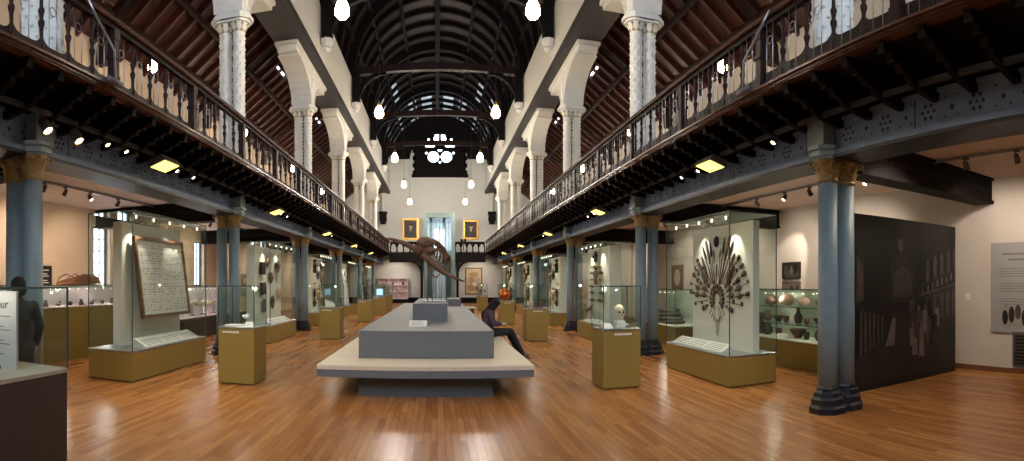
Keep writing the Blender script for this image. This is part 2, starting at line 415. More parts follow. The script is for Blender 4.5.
# ------------------------------------------------------------------ lower paired columns
def leaf(m, T, w, h, curl, mi=0):
    """acanthus leaf: a strip bending outward (local +x) as it rises"""
    vs = []; fs = []
    for k in range(6):
        t = k/5; z = h*(t-.12*t**4); x = curl*t**2.6; ww = w*(.75+.5*sin(PI*min(1, t*1.1)))*(1-.55*t**3)
        for u, dx in ((-1, -.012), (0, .014), (1, -.012)): vs.append((x+dx, u*ww/2, z))
    for k in range(5):
        for i in range(2): a = k*3+i; fs.append((a, a+1, a+4, a+3))
    n = len(vs); vs += [(x-.012, y, z) for x, y, z in vs]; fs += [tuple(n+i for i in f[::-1]) for f in fs]
    m.add(vs, fs, mi, True, T)
def octo(r): return [(r*cos(PI/8+k*PI/4), r*sin(PI/8+k*PI/4)) for k in range(8)]
def make_column():
    t = thing('iron_column', '', 'column', (0, 0, 0), 'paired iron columns carrying the galleries')
    b = MB()
    for dx in (-.148, .148):
        b.lathe([(.245, 0), (.245, .07), (.215, .1), (.215, .17), (.19, .2), (.18, .25), (.145, .275), (.15, .3), (.135, .33)], 8, (dx, 0, 0), smooth=False, ph=PI/8)
    b.box(-.15, .15, -.14, .14, 0, .2)
    b.build('base', 'iron_dark', t)
    for dx in (-.148, .148):
        MB().lathe([(.128, .33), (.126, 1.2), (.118, 2.86)], 20, (dx, 0, 0)).build('shaft', 'column_blue', t)
        c = MB(); c.lathe([(.122, 2.84), (.138, 2.855), (.138, 2.88), (.122, 2.895), (.126, 2.96), (.15, 3.08), (.19, 3.13)], 16, (dx, 0, 0))
        for row, (n, h, cu) in enumerate(((8, .13, .055), (8, .24, .1))):
            for k in range(n):
                a = 2*PI*(k+.5*row)/n
                leaf(c, Matrix.Translation((dx+.122*cos(a), .122*sin(a), 2.885)) @ Matrix.Rotation(a, 4, 'Z'), .085, h, cu)
        for k in range(4):
            a = PI/4+k*PI/2
            c.T = Matrix.Translation((dx+.2*cos(a), .2*sin(a), 3.08)) @ Matrix.Rotation(a, 4, 'Z'); c.torus((0, 0, 0), .03, .012, 10, 5); c.T = None
        c.build('capital', 'gold', t)
    a = MB()
    for r, z0, z1 in ((.2, 3.12, 3.15), (.235, 3.15, 3.2), (.215, 3.2, 3.225), (.26, 3.225, 3.27)):
        for dx in (-.148, .148): a.prism([(x+dx, y) for x, y in octo(r)], z0, z1)
        a.box(-.15, .15, -r*.92, r*.92, z0, z1)
    a.build('abacus', 'abacus_blue', t)
    MB().bbox(-.36, -.17, -.16, .16, 3.27, 3.6, .01).build('pier_block', 'column_blue', t)
    return t
c0 = make_column()
for s in (-1, 1):
    for i, y in enumerate(YC):
        yy = y if i else (4.72 if s < 0 else 4.98)
        c = c0 if (s, i) == (-1, 0) else dup(c0)
        c.location = (s*CD, yy, 0); c.rotation_euler = (0, 0, 0 if s > 0 else PI)
        c['label'] = '%s paired grey-blue column with gilt capitals along the %s aisle, counted from the camera' % (ORD[i], SIDE[s])

# ------------------------------------------------------------------ girders with pierced flower pattern
for s in (-1, 1):
    t = thing('iron_girder', 'blue-grey iron girder with flower perforations under the %s gallery' % SIDE[s], 'girder', (s*CD, 20, 3.22))
    g = MB(); x0 = -s*.16
    a, b = sorted((x0, s*.2)); g.box(a, b, -23.5, 23.4, 0, .34)
    a, b = sorted((x0-s*.06, s*.24)); g.box(a, b, -23.5, 23.4, -.06, 0); g.box(a, b, -23.5, 23.4, .33, .37)
    g.build('web', 'iron_blue', t)
    f = MB(); a, b = sorted((x0-s*.065, s*.26)); f.box(a, b, -23.5, 23.4, -.1, -.06); f.build('bottom_flange', 'iron_dark', t)
    d = MB()
    fx = x0-s*.003
    def disc(y, z, r):
        n = 8; d.add([(fx, y+r*cos(2*PI*k/n), z+r*sin(2*PI*k/n)) for k in range(n)]+[(fx+s*.004, y+r*cos(2*PI*k/n), z+r*sin(2*PI*k/n)) for k in range(n)],
            [tuple(range(n))]+[(k, (k+1) % n, n+(k+1) % n, n+k) for k in range(n)])
    for k in range(72):
        y = -22+k*.6
        for j in range(6): disc(y+.075*cos(j*PI/3), .165+.075*sin(j*PI/3), .021)
        disc(y, .165, .018); disc(y+.3, .165, .026)
        for q in (-1, 1): disc(y+.22, .18+q*.1, .012); disc(y+.38, .18+q*.1, .012)
        if k % 3 == 0: d.box(min(fx, fx+s*.004), max(fx, fx+s*.004), y+.17, y+.185, 0, .36)
    d.build('perforation_pattern', 'iron_dark', t)
cb = MB(); cb.box(0, 3.35, -.16, .16, 0, .42); cb.box(-.02, 3.35, -.2, .2, -.04, .02); cb.box(-.02, 3.35, -.2, .2, .38, .42)
for k in range(30):
    for q in (-1, 1): cb.lathe([(.022, 0), (.022, .006)], 6, (.2+k*.105, 0, 0), T=Matrix.Translation((0, q*.16, .2)) @ Matrix.Rotation(-q*PI/2, 4, 'X'), mi=1, smooth=False)
cr0 = None
for s in (-1, 1):
    for i, y in enumerate(YC):
        lab = 'dark iron cross girder from the %s column pair to the %s outer wall' % (ORD[i], SIDE[s])
        yy = y+.25
        if cr0 is None:
            cr0 = thing('cross_girder', lab, 'girder', (0, 0, 0), 'cross girders under the gallery floors')
            cb.build('web', ['black_wood', 'iron_dark'], cr0); r = cr0
        else: r = dup(cr0, label=lab)
        r.location = (s*(CD+.4), yy, 3.07); r.rotation_euler = (0, 0, 0 if s > 0 else PI)

# ------------------------------------------------------------------ galleries with brackets
BR = [(3.56, 3.80), (3.58, 3.70), (3.68, 3.70), (3.70, 3.67), (3.80, 3.65), (3.83, 3.61), (3.93, 3.585), (3.96, 3.545), (4.08, 3.51), (4.2, 3.48), (4.36, 3.46), (4.42, 3.46), (4.42, 3.80)]
PITCH = .47
NB = 83
for s in (-1, 1):
    t = thing('gallery', 'dark timber gallery floor on curved brackets along the %s side of the hall' % SIDE[s], 'gallery', (s*3.6, 20, 3.6))
    m = MB(); a, b = sorted((-s*.06, s*4.7)); m.box(a, b, -23.8, 23.5, .2, .24); m.build('deck', 'black_wood', t)
    m = MB(); a, b = sorted((-s*.1, s*.06)); m.box(a, b, -23.8, 20, .205, .25); a, b = sorted((-s*.13, s*.06)); m.box(a, b, -23.8, 20, .23, .255); a, b = sorted((-s*.08, s*.04)); m.box(a, b, -23.8, 20, .19, .21)
    m.build('fascia', 'rail_wood', t)
    m = MB(); m.prism([(s*(x-3.6), z-3.6) for x, z in BR], -.035, .035, 'y')
    for (x, z) in ((3.63, 3.70), (3.76, 3.655), (3.89, 3.595)):
        m.box(min(s*(x-3.65), s*(x-3.56)), max(s*(x-3.65), s*(x-3.56)), -.045, .045, z-3.6-.012, z-3.6+.02)
    b0 = m.build('bracket', 'black_wood', t); b0.location = (0, 1.4-20, 0)
    for k in range(1, NB-1): dup(b0, t, loc=(0, 1.4+k*PITCH-20, 0))
    # channel under the bracket feet
    MB().box(-.03, .03, -19, 19.5, -.02, .03).build('lighting_channel', 'channel_grey', t).location = (s*.5, 0, -.06)

# ------------------------------------------------------------------ balustrades
def balus_prof(h):
    return [(.024, 0), (.024, .1*h), (.034, .13*h), (.018, .18*h), (.022, .36*h), (.034, .42*h), (.036, .46*h), (.02, .5*h), (.026, .56*h), (.036, .62*h), (.02, .67*h), (.018, .8*h), (.032, .86*h), (.024, .9*h), (.024, h)]
def make_balustrade(label, loc, rz, n, pitch, bh=.27):
    t = thing('balustrade', label, 'balustrade', loc, rz=rz)      # runs along local +y, front towards local -x
    L_ = n*pitch; H = .80
    m = MB(); m.prism([(-.075, .8), (-.085, .825), (-.07, .86), (-.03, .875), (.03, .875), (.07, .86), (.085, .825), (.075, .8)], 0, L_, 'y'); m.build('handrail', 'rail_wood', t)
    m = MB(); m.box(-.05, .05, 0, L_, .0, .05); m.box(-.035, .035, 0, L_, .74, .8); m.build('rail_frame', 'dark_wood', t)
    # pierced board with rounded notches between the balusters
    m = MB()
    for k in range(n):
        y0, y1 = k*pitch, (k+1)*pitch; r = .13; q = []
        for j in range(7): a = PI/2*j/6; q.append((y0+r*(1-cos(a)) , bh-r*sin(a)))
        for j in range(7): a = PI/2*(1-j/6); q.append((y1-r*(1-cos(a)), bh-r*sin(a)))
        m.prism([(y0, .05)]+q+[(y1, .05)], -.012, .012, 'x')
    m.build('pierced_board', 'dark_wood', t)
    b0 = MB().lathe(balus_prof(.69), 8, (0, 0, .05)).build('baluster', 'dark_wood', t)
    nw = MB(); nw.box(-.05, .05, -.05, .05, .05, .74); nw.box(-.058, .058, -.058, .058, .05, .2); nw.box(-.058, .058, -.058, .058, .62, .74); nw.box(-.064, .064, -.064, .064, .4, .44)
    n0 = nw.build('newel', 'dark_wood', t)
    r = MB()
    for q in (-.06, .06): r.tube([(-.03, q, .05), (-.03, q, .745)], .006, 5)
    r.T = Matrix.Translation((-.03, 0, .55)) @ Matrix.Rotation(PI/2, 4, 'Z'); r.torus((0, 0, 0), .045, .006, 12, 4); r.T = None
    r0 = r.build('iron_rod', 'steel', t); r0.location = (0, pitch/2, 0)
    n0.location = (0, 0, 0); b0.location = (0, pitch, 0)
    for k in range(1, n):
        dup(r0, t, loc=(0, (k+.5)*pitch, 0))
        if k % 5 == 0: dup(n0, t, loc=(0, k*pitch, 0))
        elif k > 1: dup(b0, t, loc=(0, k*pitch, 0))
    return t
BPITCH = .42
BN = int((40.0-1.0)/BPITCH)
bl = {}
bl[-1] = make_balustrade('long dark balustrade with iron rods along the left gallery edge', (-3.6, 1.0, GZ), 0, BN, BPITCH)
bl[1] = make_balustrade('long dark balustrade with iron rods along the right gallery edge', (3.6, 1.0, GZ), 0, BN, BPITCH, .33)
for s, y0 in ((-1, 4.55), (1, 4.9)):
    y = y0
    t = tag(MB().tube([(s*3.5, y, 4.68), (s*3.46, y+.12, 4.5), (s*3.4, y+.38, 4.2), (s*3.42, y+.42, 3.9)], .014, 6).build('cable_loop', 'steel'),
        'pale cable hanging in a curve from the %s gallery handrail' % SIDE[s], 'cable')
    l = thing('gallery_spotlight', 'small swivel lamp fixed at the foot of the %s balustrade by the cable' % SIDE[s], 'spotlight', (s*3.42, y+.42, 3.86))
    MB().tube([(0, -.12, .01), (0, .12, .01)], .035, 8).build('body', 'grey_paint', l); MB().box(-.02, .12 if s > 0 else .02, -.02, .02, 0, .03).build('arm', 'grey_paint', l)

# ------------------------------------------------------------------ upper columns with arched heads
def make_upper():
    t = thing('upper_column', '', 'column', (0, 0, 0), 'white upper columns of the nave')
    m = MB(); m.bbox(-.42, .42, -.25, .25, 0, .2, .02); m.build('plinth', 'white_paint', t)
    for dx in (-.16, .16):
        c = MB(); c.lathe([(.17, .2), (.17, .26), (.14, .3), (.135, 3.3), (.15, 3.33), (.14, 3.36), (.15, 3.38), (.2, 3.5), (.235, 3.56)], 14, (dx, 0, 0))
        for row in range(24):
            for k in range(7):
                a = 2*PI*(k+.5*(row % 2))/7; z = .42+row*.122; T = Matrix.Translation((dx+.134*cos(a), .134*sin(a), z)) @ Matrix.Rotation(a, 4, 'Z')
                c.add([(0, -.034, 0), (0, 0, .045), (0, .034, 0), (0, 0, -.045), (.026, 0, 0)], [(0, 1, 4), (1, 2, 4), (2, 3, 4), (3, 0, 4)], 0, False, T)
        c.build('shaft', 'white_paint', t)
        g = MB(); 
        for k in range(8):
            a = 2*PI*k/8; leaf(g, Matrix.Translation((dx+.145*cos(a), .145*sin(a), 3.34)) @ Matrix.Rotation(a, 4, 'Z'), .1, .2, .09)
        g.build('capital', 'gold', t)
    a = MB()
    for r, z0, z1 in ((.26, 3.53, 3.58), (.32, 3.58, 3.66), (.28, 3.66, 3.72)):
        for dx in (-.17, .17): a.prism([(x+dx, y) for x, y in octo(r)], z0, z1)
        a.box(-.17, .17, -r*.92, r*.92, z0, z1)
    a.build('abacus', 'white_paint', t)
    p = MB(); p.prism([(x*1.15, y*.95) for x, y in octo(.3)], 3.72, 5.06)
    for dx in (-.31, .31): p.lathe([(.06, 3.72), (.06, 4.5), (.09, 4.55), (.1, 4.6), (.06, 4.62)], 8, (dx, 0, 0))
    p.build('pier', 'white_paint', t)
    for q in (-1, 1):
        h = MB(); lo = []; n = 9
        for k in range(n+1):
            a = PI/2*k/n; lo.append((q*(.26+1.55*(1-cos(a))), 3.78+.98*sin(a)))
        poly = [(0, 3.78)]+lo+[(q*2.0, 4.8), (q*2.05, 5.06), (0, 5.06)]
        h.prism(poly, -.3, .3, 'x')
        for k in range(n):
            (y0, z0), (y1, z1) = lo[k], lo[k+1]
            h.prism([(y0, z0-.05), (y1, z1-.05), (y1, z1), (y0, z0)], -.34, .34, 'x')
        h.box(-.36, .36, min(0, q*2.1), max(0, q*2.1), 4.95, 5.06)
        h.build('arched_arm', 'white_paint', t)
    for q in (-1, 1): MB().box(-.05, .05, q*1.72-.02, q*1.72+.02, 4.72, 4.77).build('boss', 'grey_paint', t)
    return t
u0 = make_upper()
for s in (-1, 1):
    for i, y in enumerate(YC):
        c = u0 if (s, i) == (-1, 0) else dup(u0)
        c.location = (s*(4.5 if i else 4.42), y, GZ); c.rotation_euler = (0, 0, 0)
        c['label'] = '%s white carved upper column with arched head above the %s gallery, counted from the camera' % (ORD[i], SIDE[s])
    # end responds on dark corbels
    t = thing('wall_respond', 'white half column on a dark timber corbel at the %s end of the far wall' % SIDE[s], 'half column', (s*4.42, YE, 6.4))
    MB().prism([(-.32, 1.0), (.32, 1.0), (.32, .8), (.26, .75), (.3, .3), (.22, .2), (.22, 0), (-.22, 0), (-.22, .2), (-.3, .3), (-.26, .75), (-.32, .8)], -.5, 0, 'y').build('corbel', 'black_wood', t)
    MB().lathe([(.2, 1.0), (.18, 1.1), (.18, 2.2), (.3, 2.5)], 12, (0, -.2, 0)).build('shaft', 'white_paint', t)

# ------------------------------------------------------------------ pendants
def make_pendant(L_=5.6):
    t = thing('pendant_lamp', '', 'pendant lamp', (0, 0, 0), 'pendant lamps of the nave')
    MB().lathe([(.02, -.36), (.12, -.345), (.2, -.26), (.205, -.16), (.17, -.03), (.1, .08), (.075, .12)], 16).build('glass_shade', 'lamp_glass', t)
    MB().lathe([(.085, .1), (.085, .2), (.05, .25), (.03, .3)], 12).build('cap', 'gilt', t)
    MB().tube([(0, 0, .28), (0, 0, L_)], .01, 5).build('cord', 'black', t)
    return t
p0 = make_pendant()
for s in (-1, 1):
    for i, y in enumerate(YC[1:]):
        c = p0 if (s, i) == (-1, 0) else dup(p0)
        c.location = (s*1.92, y-.5*(i == 0), 7.35-.1*(i == 0)); c.scale = (.72, .72, .85)
        c['label'] = 'glowing glass pendant lamp, %s of five on the %s side of the nave' % (ORD[i], SIDE[s])

# ------------------------------------------------------------------ lamps on the gallery channels and on the aisle tracks
def make_spot(nm, cat):
    t = thing(nm, '', cat, (0, 0, 0))
    MB().box(-.03, .03, -.05, .05, .1, .15).build('adapter', 'grey_paint', t)
    MB().tube([(0, 0, .1), (0, 0, .04)], .01, 6).build('stem', 'grey_paint', t)
    # head tilted towards local +x
    T = Matrix.Translation((.0, 0, 0)) @ Matrix.Rotation(PI-.6, 4, 'Y')
    MB().lathe([(.03, -.09), (.05, -.06), (.055, .06), (.06, .08), (.05, .08), (.05, .06)], 12, T=T).build('head', 'grey_paint', t)
    MB().lathe([(.048, .062), (.03, .075), (.01, .08)], 12, T=T).build('lens', 'spot_lens', t)
    return t
sp0 = make_spot('channel_spotlight', 'spotlight')
sp0['group'] = 'spotlights on the gallery channels'
fl0 = thing('floodlight', '', 'floodlight', (0, 0, 0), 'yellow floodlights under the galleries')
MB().prism([(-.19, 0), (-.13, .12), (.13, .12), (.19, 0)], -.3, .3, 'y').build('housing', 'grey_paint', fl0)
MB().box(-.15, .15, -.26, .26, -.012, 0).build('lens', 'flood_lens', fl0)
MB().box(-.02, .02, -.02, .02, .12, .49).build('bracket', 'grey_paint', fl0)
first = True; ffirst = True
FL = [7.2, 13.0, 19.2, 25.6, 32.1]
for s in (-1, 1):
    ys = []
    ys += [(y+d, 0) for y in FL for d in (.5, 1.1)]
    if s < 0: ys = [(4.55, 1), (5.12, 1), (5.75, 0), (6.2, 0)]+ys
    else: ys = [(5.62, 0)]+ys
    ys.sort()
    for k, (y, big) in enumerate(ys):
        c = sp0 if first else dup(sp0); first = False
        c.location = (s*4.1, y, 3.42); c.rotation_euler = (0, 0, 0 if s < 0 else PI)
        if big: c.scale = (1.15, 1.15, 1.15); c.location.z = 3.40
        else: c.scale = (.7, .7, .7); c.location.z = 3.46
        point_light('gallery_light', (s*4.0, y, 3.2), 30, WARM2, .05, spot=1.9, target=(s*2.2, y+.5, 0), blend=.9)
        c['label'] = 'small lit spotlight under the %s gallery channel, %s from the camera' % (SIDE[s], ORD[k])
    for k, y in enumerate(FL):
        c = fl0 if ffirst else dup(fl0); ffirst = False
        c.location = (s*4.02, y, 3.4); c.rotation_euler = (0, s*.3, 0); c.scale = (.85, .85, .85)
        c['label'] = 'yellow floodlight under the %s gallery, %s from the camera' % (SIDE[s], ORD[k])
        point_light('flood_light', (s*3.95, y, 3.25), 18, (1, .86, .5), .12, spot=2.2, target=(s*3.2, y, 0))
for s in (-1, 1):
    tr = thing('ceiling_track', 'thin lighting track on the aisle ceiling along the %s wall' % SIDE[s], 'lighting track', (s*6.6, 20, 3.46))
    MB().box(-.015, .015, -22, 22, -.02, .03).build('rail', 'steel', tr)
    ys = [2.6, 3.5, 4.35, 6.4, 7.3, 7.9, 8.7, 9.7, 12.2, 13.2, 14.6, 16, 18.6, 20.2, 22.4, 25, 27, 29.2, 32, 34, 36.2][:20]
    for k, y in enumerate(ys):
        c = dup(sp0, loc=(s*6.6, y, 3.3)); c.scale = (.8, .8, .8); c.location.z = 3.34
        c.name = 'track_spotlight'; c['group'] = 'spotlights on the aisle ceiling tracks'
        aim = (s*WX, y+.6, 1.9) if k % 3 else (s*5.4, y+.4, 0)
        c.rotation_euler = (0, 0, (0 if s > 0 else PI) if k % 3 else (PI if s > 0 else 0))
        c['label'] = 'track spotlight on the %s aisle ceiling, %s from the camera' % (SIDE[s], ORD[k])
        off = .1*(1 if (k % 3 > 0) == (s > 0) else -1)
        point_light('track_light', (s*6.6+off, y, 3.2), 42 if s < 0 else 46, WARM if s < 0 else WARM2, .04, spot=1.75, target=aim, blend=.8)
point_light('picture_light', (7.5, 9.9, 3.2), 60, WARM2, .03, spot=.95, target=(8.35, 10.75, 2.1), blend=.5)
dl = thing('downlight', 'round recessed downlight in the right aisle ceiling by the cross girder', 'downlight', (5.6, 4.5, 3.5))
MB().lathe([(.1, 0), (.1, -.02), (.075, -.03), (.075, -.01)], 16).build('trim_ring', 'white_paint', dl); MB().lathe([(.073, -.012), (.02, -.025)], 16).build('lens', 'spot_lens', dl)
point_light('down_light', (5.6, 4.5, 3.42), 40, WARM2, .07, spot=2.4, target=(5.6, 4.6, 0))

# ------------------------------------------------------------------ central plinth with bench
def box_obj(name, m, parent, x0, x1, y0, y1, z0, z1, b=.004): return MB().bbox(x0, x1, y0, y1, z0, z1, b).build(name, m, parent)
pl = thing('display_plinth', 'long stepped grey plinth with pale bench pads running down the hall centre', 'plinth', (-.17, 12, 0))
box_obj('foot', 'shaded_plinth_foot', pl, -.95, .95, -4.5, 7.6, 0, .3)
box_obj('bench_slab', 'grey_plinth', pl, -1.5, 1.5, -4.74, 8.0, .3, .405)
for x0, x1, y0, y1 in ((-1.5, 1.5, -4.74, -4.02), (-1.5, -1.02, -4.015, 7.3), (1.02, 1.5, -4.015, 7.3), (-1.5, 1.5, 7.305, 8.0)):
    box_obj('bench_pad', 'pad', pl, x0, x1, y0, y1, .405, .47, .012)
box_obj('upper_block', 'grey_plinth', pl, -1.018, 1.018, -4.0, 7.2, .405, .88)
box_obj('skeleton_step', 'grey_plinth', pl, -.3, .36, -1.85, 1.6, .88, 1.21)
box_obj('far_step', 'grey_plinth', pl, .5, .9, 4.6, 6.4, .88, 1.1)
lp = thing('label_plate', 'small white tilted text plate lying on the grey plinth top', 'label', (-.33, 9.1, .88))
MB().prism([(-.22, 0), (.2, .07), (.22, .055), (.22, 0)], -.15, .15, 'x').build('plate', 'paper', lp)
tx = MB()
for k in range(4): tx.box(-.12, .1-.05*(k % 2), -.14+.08*k, -.125+.08*k, .021+.0133*k, .0245+.0133*k)
tx.build('lettering', 'ink', lp)

# fossil on rods
fo = thing('fossil_skull', 'big brown fossil skull with long tusks mounted on thin rods over the plinth', 'fossil', (-.12, 11.4, 1.21))
m = MB()
m.ell((-.14, -.05, 1.22), (.2, .2, .15), 18, jit=.07); m.ell((-.26, -.1, 1.1), (.13, .15, .1), 14, jit=.08); m.ell((-.08, -.12, 1.06), (.14, .15, .1), 14, jit=.08)
m.build('cranium', 'bone', fo)
sp = [(-1.0, -.26, 1.33), (-.82, -.26, 1.3), (-.6, -.24, 1.23), (-.4, -.22, 1.13), (-.24, -.2, 1.02)]
MB().tube(sp, [.012, .035, .05, .06, .075], 10).build('tusk', 'bone', fo)
MB().tube([(-.2, -.18, 1.0), (-.06, -.18, .88), (.08, -.2, .75), (.22, -.22, .63), (.36, -.25, .55), (.52, -.28, .48), (.68, -.28, .42)], [.085, .09, .075, .06, .045, .03, .01], 10).build('lower_jaw', 'bone', fo)
for q in (-1, 1):
    tt = MB(); tt.torus((0, 0, 0), .085, .017, 14, 6, Matrix.Translation((-.24+.16*(q > 0), -.21-.02*q, 1.19+.03*q)) @ Matrix.Rotation(.5*q, 4, 'Z') @ Matrix.Rotation(.4, 4, 'X') @ Matrix.Diagonal((1.15, 1, .8, 1))); tt.build('eye_ring', 'bone', fo)
for k in range(8):      # curved bones arching behind the skull
    x = -.1+.05*k; z = .98-.035*k
    tt = MB(); tt.torus((0, 0, 0), .15+.012*k-.02*abs(k-4), .016, 16, 6, Matrix.Translation((x+.1, .05+.02*k, z+.08)) @ Matrix.Rotation(.75+.06*k, 4, 'Z') @ Matrix.Rotation(.3, 4, 'Y'), a0=-1.2, a1=3.6); tt.build('rib_bone', 'bone', fo)
MB().tube([(-.02, 0, 1.3), (.12, .06, 1.24), (.26, .1, 1.1), (.32, .12, .95), (.26, .1, .82)], [.05, .055, .05, .045, .03], 9).build('neck_bone', 'bone', fo)
for k in range(6): a = (.02+.055*k, .04+.013*k, 1.29-.055*k-.012*k*k*.3); MB().ell(a, (.035, .05, .05), 8, jit=.1).build('vertebra', 'bone', fo)
jw = MB(); jw.tube([(-.06, -.16, .86), (-.05, -.22, .7), (.0, -.24, .56), (.1, -.25, .5), (.16, -.25, .58)], [.03, .026, .022, .02, .012], 8); jw.build('jaw_arch', 'bone', fo)
for x, y, h in ((-.1, 0, 1.0), (.08, .05, .9), (.2, .12, .8), (.02, -.18, .6)): MB().tube([(x, y, 0), (x, y, h)], .012, 6).build('mount_rod', 'steel', fo)
MB().bbox(-.2, .3, -.3, .3, 0, .02, .003).build('mount_plate', 'steel', fo)

# ------------------------------------------------------------------ glass cases
def glass_box(t, x0, x1, y0, y1, z0, z1, g=.012):
    m = MB(); m.box(x0, x0+g, y0, y1, z0, z1-g); m.box(x1-g, x1, y0, y1, z0, z1-g); m.box(x0+g, x1-g, y0, y0+g, z0, z1-g); m.box(x0+g, x1-g, y1-g, y1, z0, z1-g); m.box(x0, x1, y0, y1, z1-g, z1)
    m.build('glass_cover', 'glass', t)
    e = MB(); q = .006
    for x in (x0, x1):
        for y in (y0, y1): e.box(x-q, x+q, y-q, y+q, z0, z1)
        e.box(x-q, x+q, y0, y1, z1-q, z1+q)
    for y in (y0, y1): e.box(x0, x1, y-q, y+q, z1-q, z1+q)
    e.build('glass_edging', 'glass_edge', t)
def strip_label(t, cx, y, z, w, axis):
    m = MB(); n = int(w/.035)
    for k in range(n):
        a = -w/2+k*.035
        if axis == 'y': m.box(cx+a, cx+a+.022, y-.006, y+.002, z, z+.028)
        else: m.box(cx-.006, cx+.006, y+a, y+a+.022, z, z+.028)
    m.build('lettering', 'paper', t)
def low_case(label, x, y, w=.6, d=.6, base='mustard', zb=.88, zt=1.55, name='pedestal_case'):
    t = thing(name, label, 'display case', (x, y, 0), 'waist-high glass display cases on pedestals')
    MB().bbox(-w/2, w/2, -d/2, d/2, .02, zb, .004).build('pedestal', base, t); MB().box(-w/2+.03, w/2-.03, -d/2+.03, d/2-.03, 0, .02).build('foot', 'black', t)
    MB().bbox(-w/2-.004, w/2+.004, -d/2-.004, d/2+.004, zb, zb+.03, .004).build('display_deck', 'steel', t)
    glass_box(t, -w/2, w/2, -d/2, d/2, zb+.03, zt)
    strip_label(t, -w*.12 if x < 0 else w*.05, -d/2-.003, zb-.07, w*.5, 'y')
    return t
def card(label, x, y, z, rz=0, w=.14, cat='label card'):
    t = thing('label_card', label, cat, (x, y, z), rz=rz)
    MB().prism([(-.06, 0), (.06, .07), (.065, .065), (.065, 0)], -w/2, w/2, 'x').build('card', 'paper', t)
    m = MB()
    for k in range(3): m.box(-w*.38, w*.3, -.035+.03*k, -.03+.03*k, .0165+.0175*k, .0185+.0175*k)
    m.build('lettering', 'ink', t)
    return t
def case_glow(x, y, z, p=5, col=(1, .9, .75)): point_light('case_light', (x, y, z), p, col, .04)

low_case('mustard pedestal case standing before the tall coin case, pinkish mineral inside', -3.1, 8.14)
low_case('mustard pedestal case on the left, second from the camera, silver rod inside', -3.05, 15.2)
low_case('mustard pedestal case on the left, third from the camera, dark carving inside', -3.0, 22.1)
low_case('mustard pedestal case with a human skull on the right', 2.74, 7.92)
low_case('mustard pedestal case on the right, second from the camera, small figurines inside', 2.72, 14.7)
low_case('mustard pedestal case holding the orange copper vessel', 2.7, 20.9)
low_case('far right mustard pedestal case with two dark birds inside', 2.62, 31.3)
for k, y in enumerate((27.6, 30.2)):
    t = low_case('long mustard case far down the left side, %s' % ('nearer one with blue screen' if k == 0 else 'the one nearest the end wall'), -2.95, y, .62, 2.3)
scn = thing('display_screen', 'small pale blue glowing screen on the far left long case', 'screen', (-2.95, 27.2, .91))
MB().box(-.17, .17, -.02, .02, .06, .4).build('bezel', 'black', scn); MB().box(-.16, .16, -.025, -.02, .07, .39).build('display', 'screen_blue', scn); MB().box(-.08, .08, -.06, .06, 0, .06).build('foot', 'black', scn)

# exhibits in pedestal cases
ZD = .91
t = thing('mineral_cluster', 'pinkish white crystal cluster on a little stand', 'mineral', (-3.02, 8.1, ZD))
m = MB()
for k in range(14):
    a, b = random.uniform(0, 2*PI), random.uniform(.2, 1.3); l = random.uniform(.06, .1)
    d = Vector((cos(a)*sin(b), sin(a)*sin(b), cos(b))); p = Vector((0, 0, .12)); m.tube([p, p+d*l*.8, p+d*l], [.018, .016, .002], 6, smooth=False)
m.build('crystals', 'white_item', t); MB().lathe([(.05, 0), (.05, .01), (.012, .02), (.012, .1), (.04, .12)], 10).build('stand', 'steel', t)
card('white label card in the pedestal case with the pink mineral', -2.92, 7.98, ZD, .3)
tray = thing('display_tray', 'flat pale tray on the deck of the mineral case', 'tray', (-3.2, 8.06, ZD)); MB().lathe([(.16, 0), (.18, .012), (.17, .016), (.15, .008)], 20).build('dish', 'white_item', tray)
t = thing('silver_rod', 'slender silver rod propped on a low wedge in its case', 'rod', (-3.05, 15.2, ZD))
MB().tube([(-.2, 0, .22), (.22, -.05, .06)], .022, 8).build('shaft', 'steel', t); MB().prism([(-.18, 0), (-.18, .2), (.1, .09), (.1, 0)], -.05, .05, 'y').build('wedge', 'case_white', t)
t = thing('small_carving', 'small dark carved figure in a far left pedestal case', 'carving', (-3.0, 22.1, ZD))
MB().lathe([(.09, 0), (.1, .04), (.06, .1), (.09, .22), (.1, .3), (.05, .36), (.07, .42), (.05, .5)], 10).build('torso', 'pot_dark', t); MB().ell((0, 0, .5), .06).build('head', 'pot_dark', t)
# human skull
t = thing('human_skull', 'bone-coloured human skull facing forward inside its glass pedestal case', 'skull', (2.8, 7.9, ZD))
MB().bbox(-.07, .07, -.07, .07, 0, .1, .004).build('block', 'case_white', t)
m = MB(); m.ell((0, .03, .27), (.078, .1, .082), 18); m.ell((0, -.045, .2), (.056, .05, .062), 14); m.ell((-.045, -.05, .215), (.022, .03, .016)); m.ell((.045, -.05, .215), (.022, .03, .016)); m.build('cranium', 'skull_bone', t)
m = MB(); m.ell((0, -.05, .135), (.045, .04, .03), 12); m.box(-.035, .035, -.085, -.06, .15, .17); m.build('jaw', 'skull_bone', t)
m = MB()
for q in (-1, 1): m.ell((q*.03, -.082, .235), (.021, .02, .02), 10)
m.prism([(-.013, .185), (.013, .185), (0, .215)], -.1, -.07, 'y'); m.build('eye_socket', 'black', t)
card('white label card leaning in the skull case', 2.56, 7.78, ZD, .2, .15)
t = thing('flat_bone', 'pale flat bone piece lying behind the skull', 'bone', (2.92, 8.1, ZD)); MB().ell((0, 0, .025), (.09, .05, .025), 12, jit=.1).build('fragment', 'skull_bone', t)
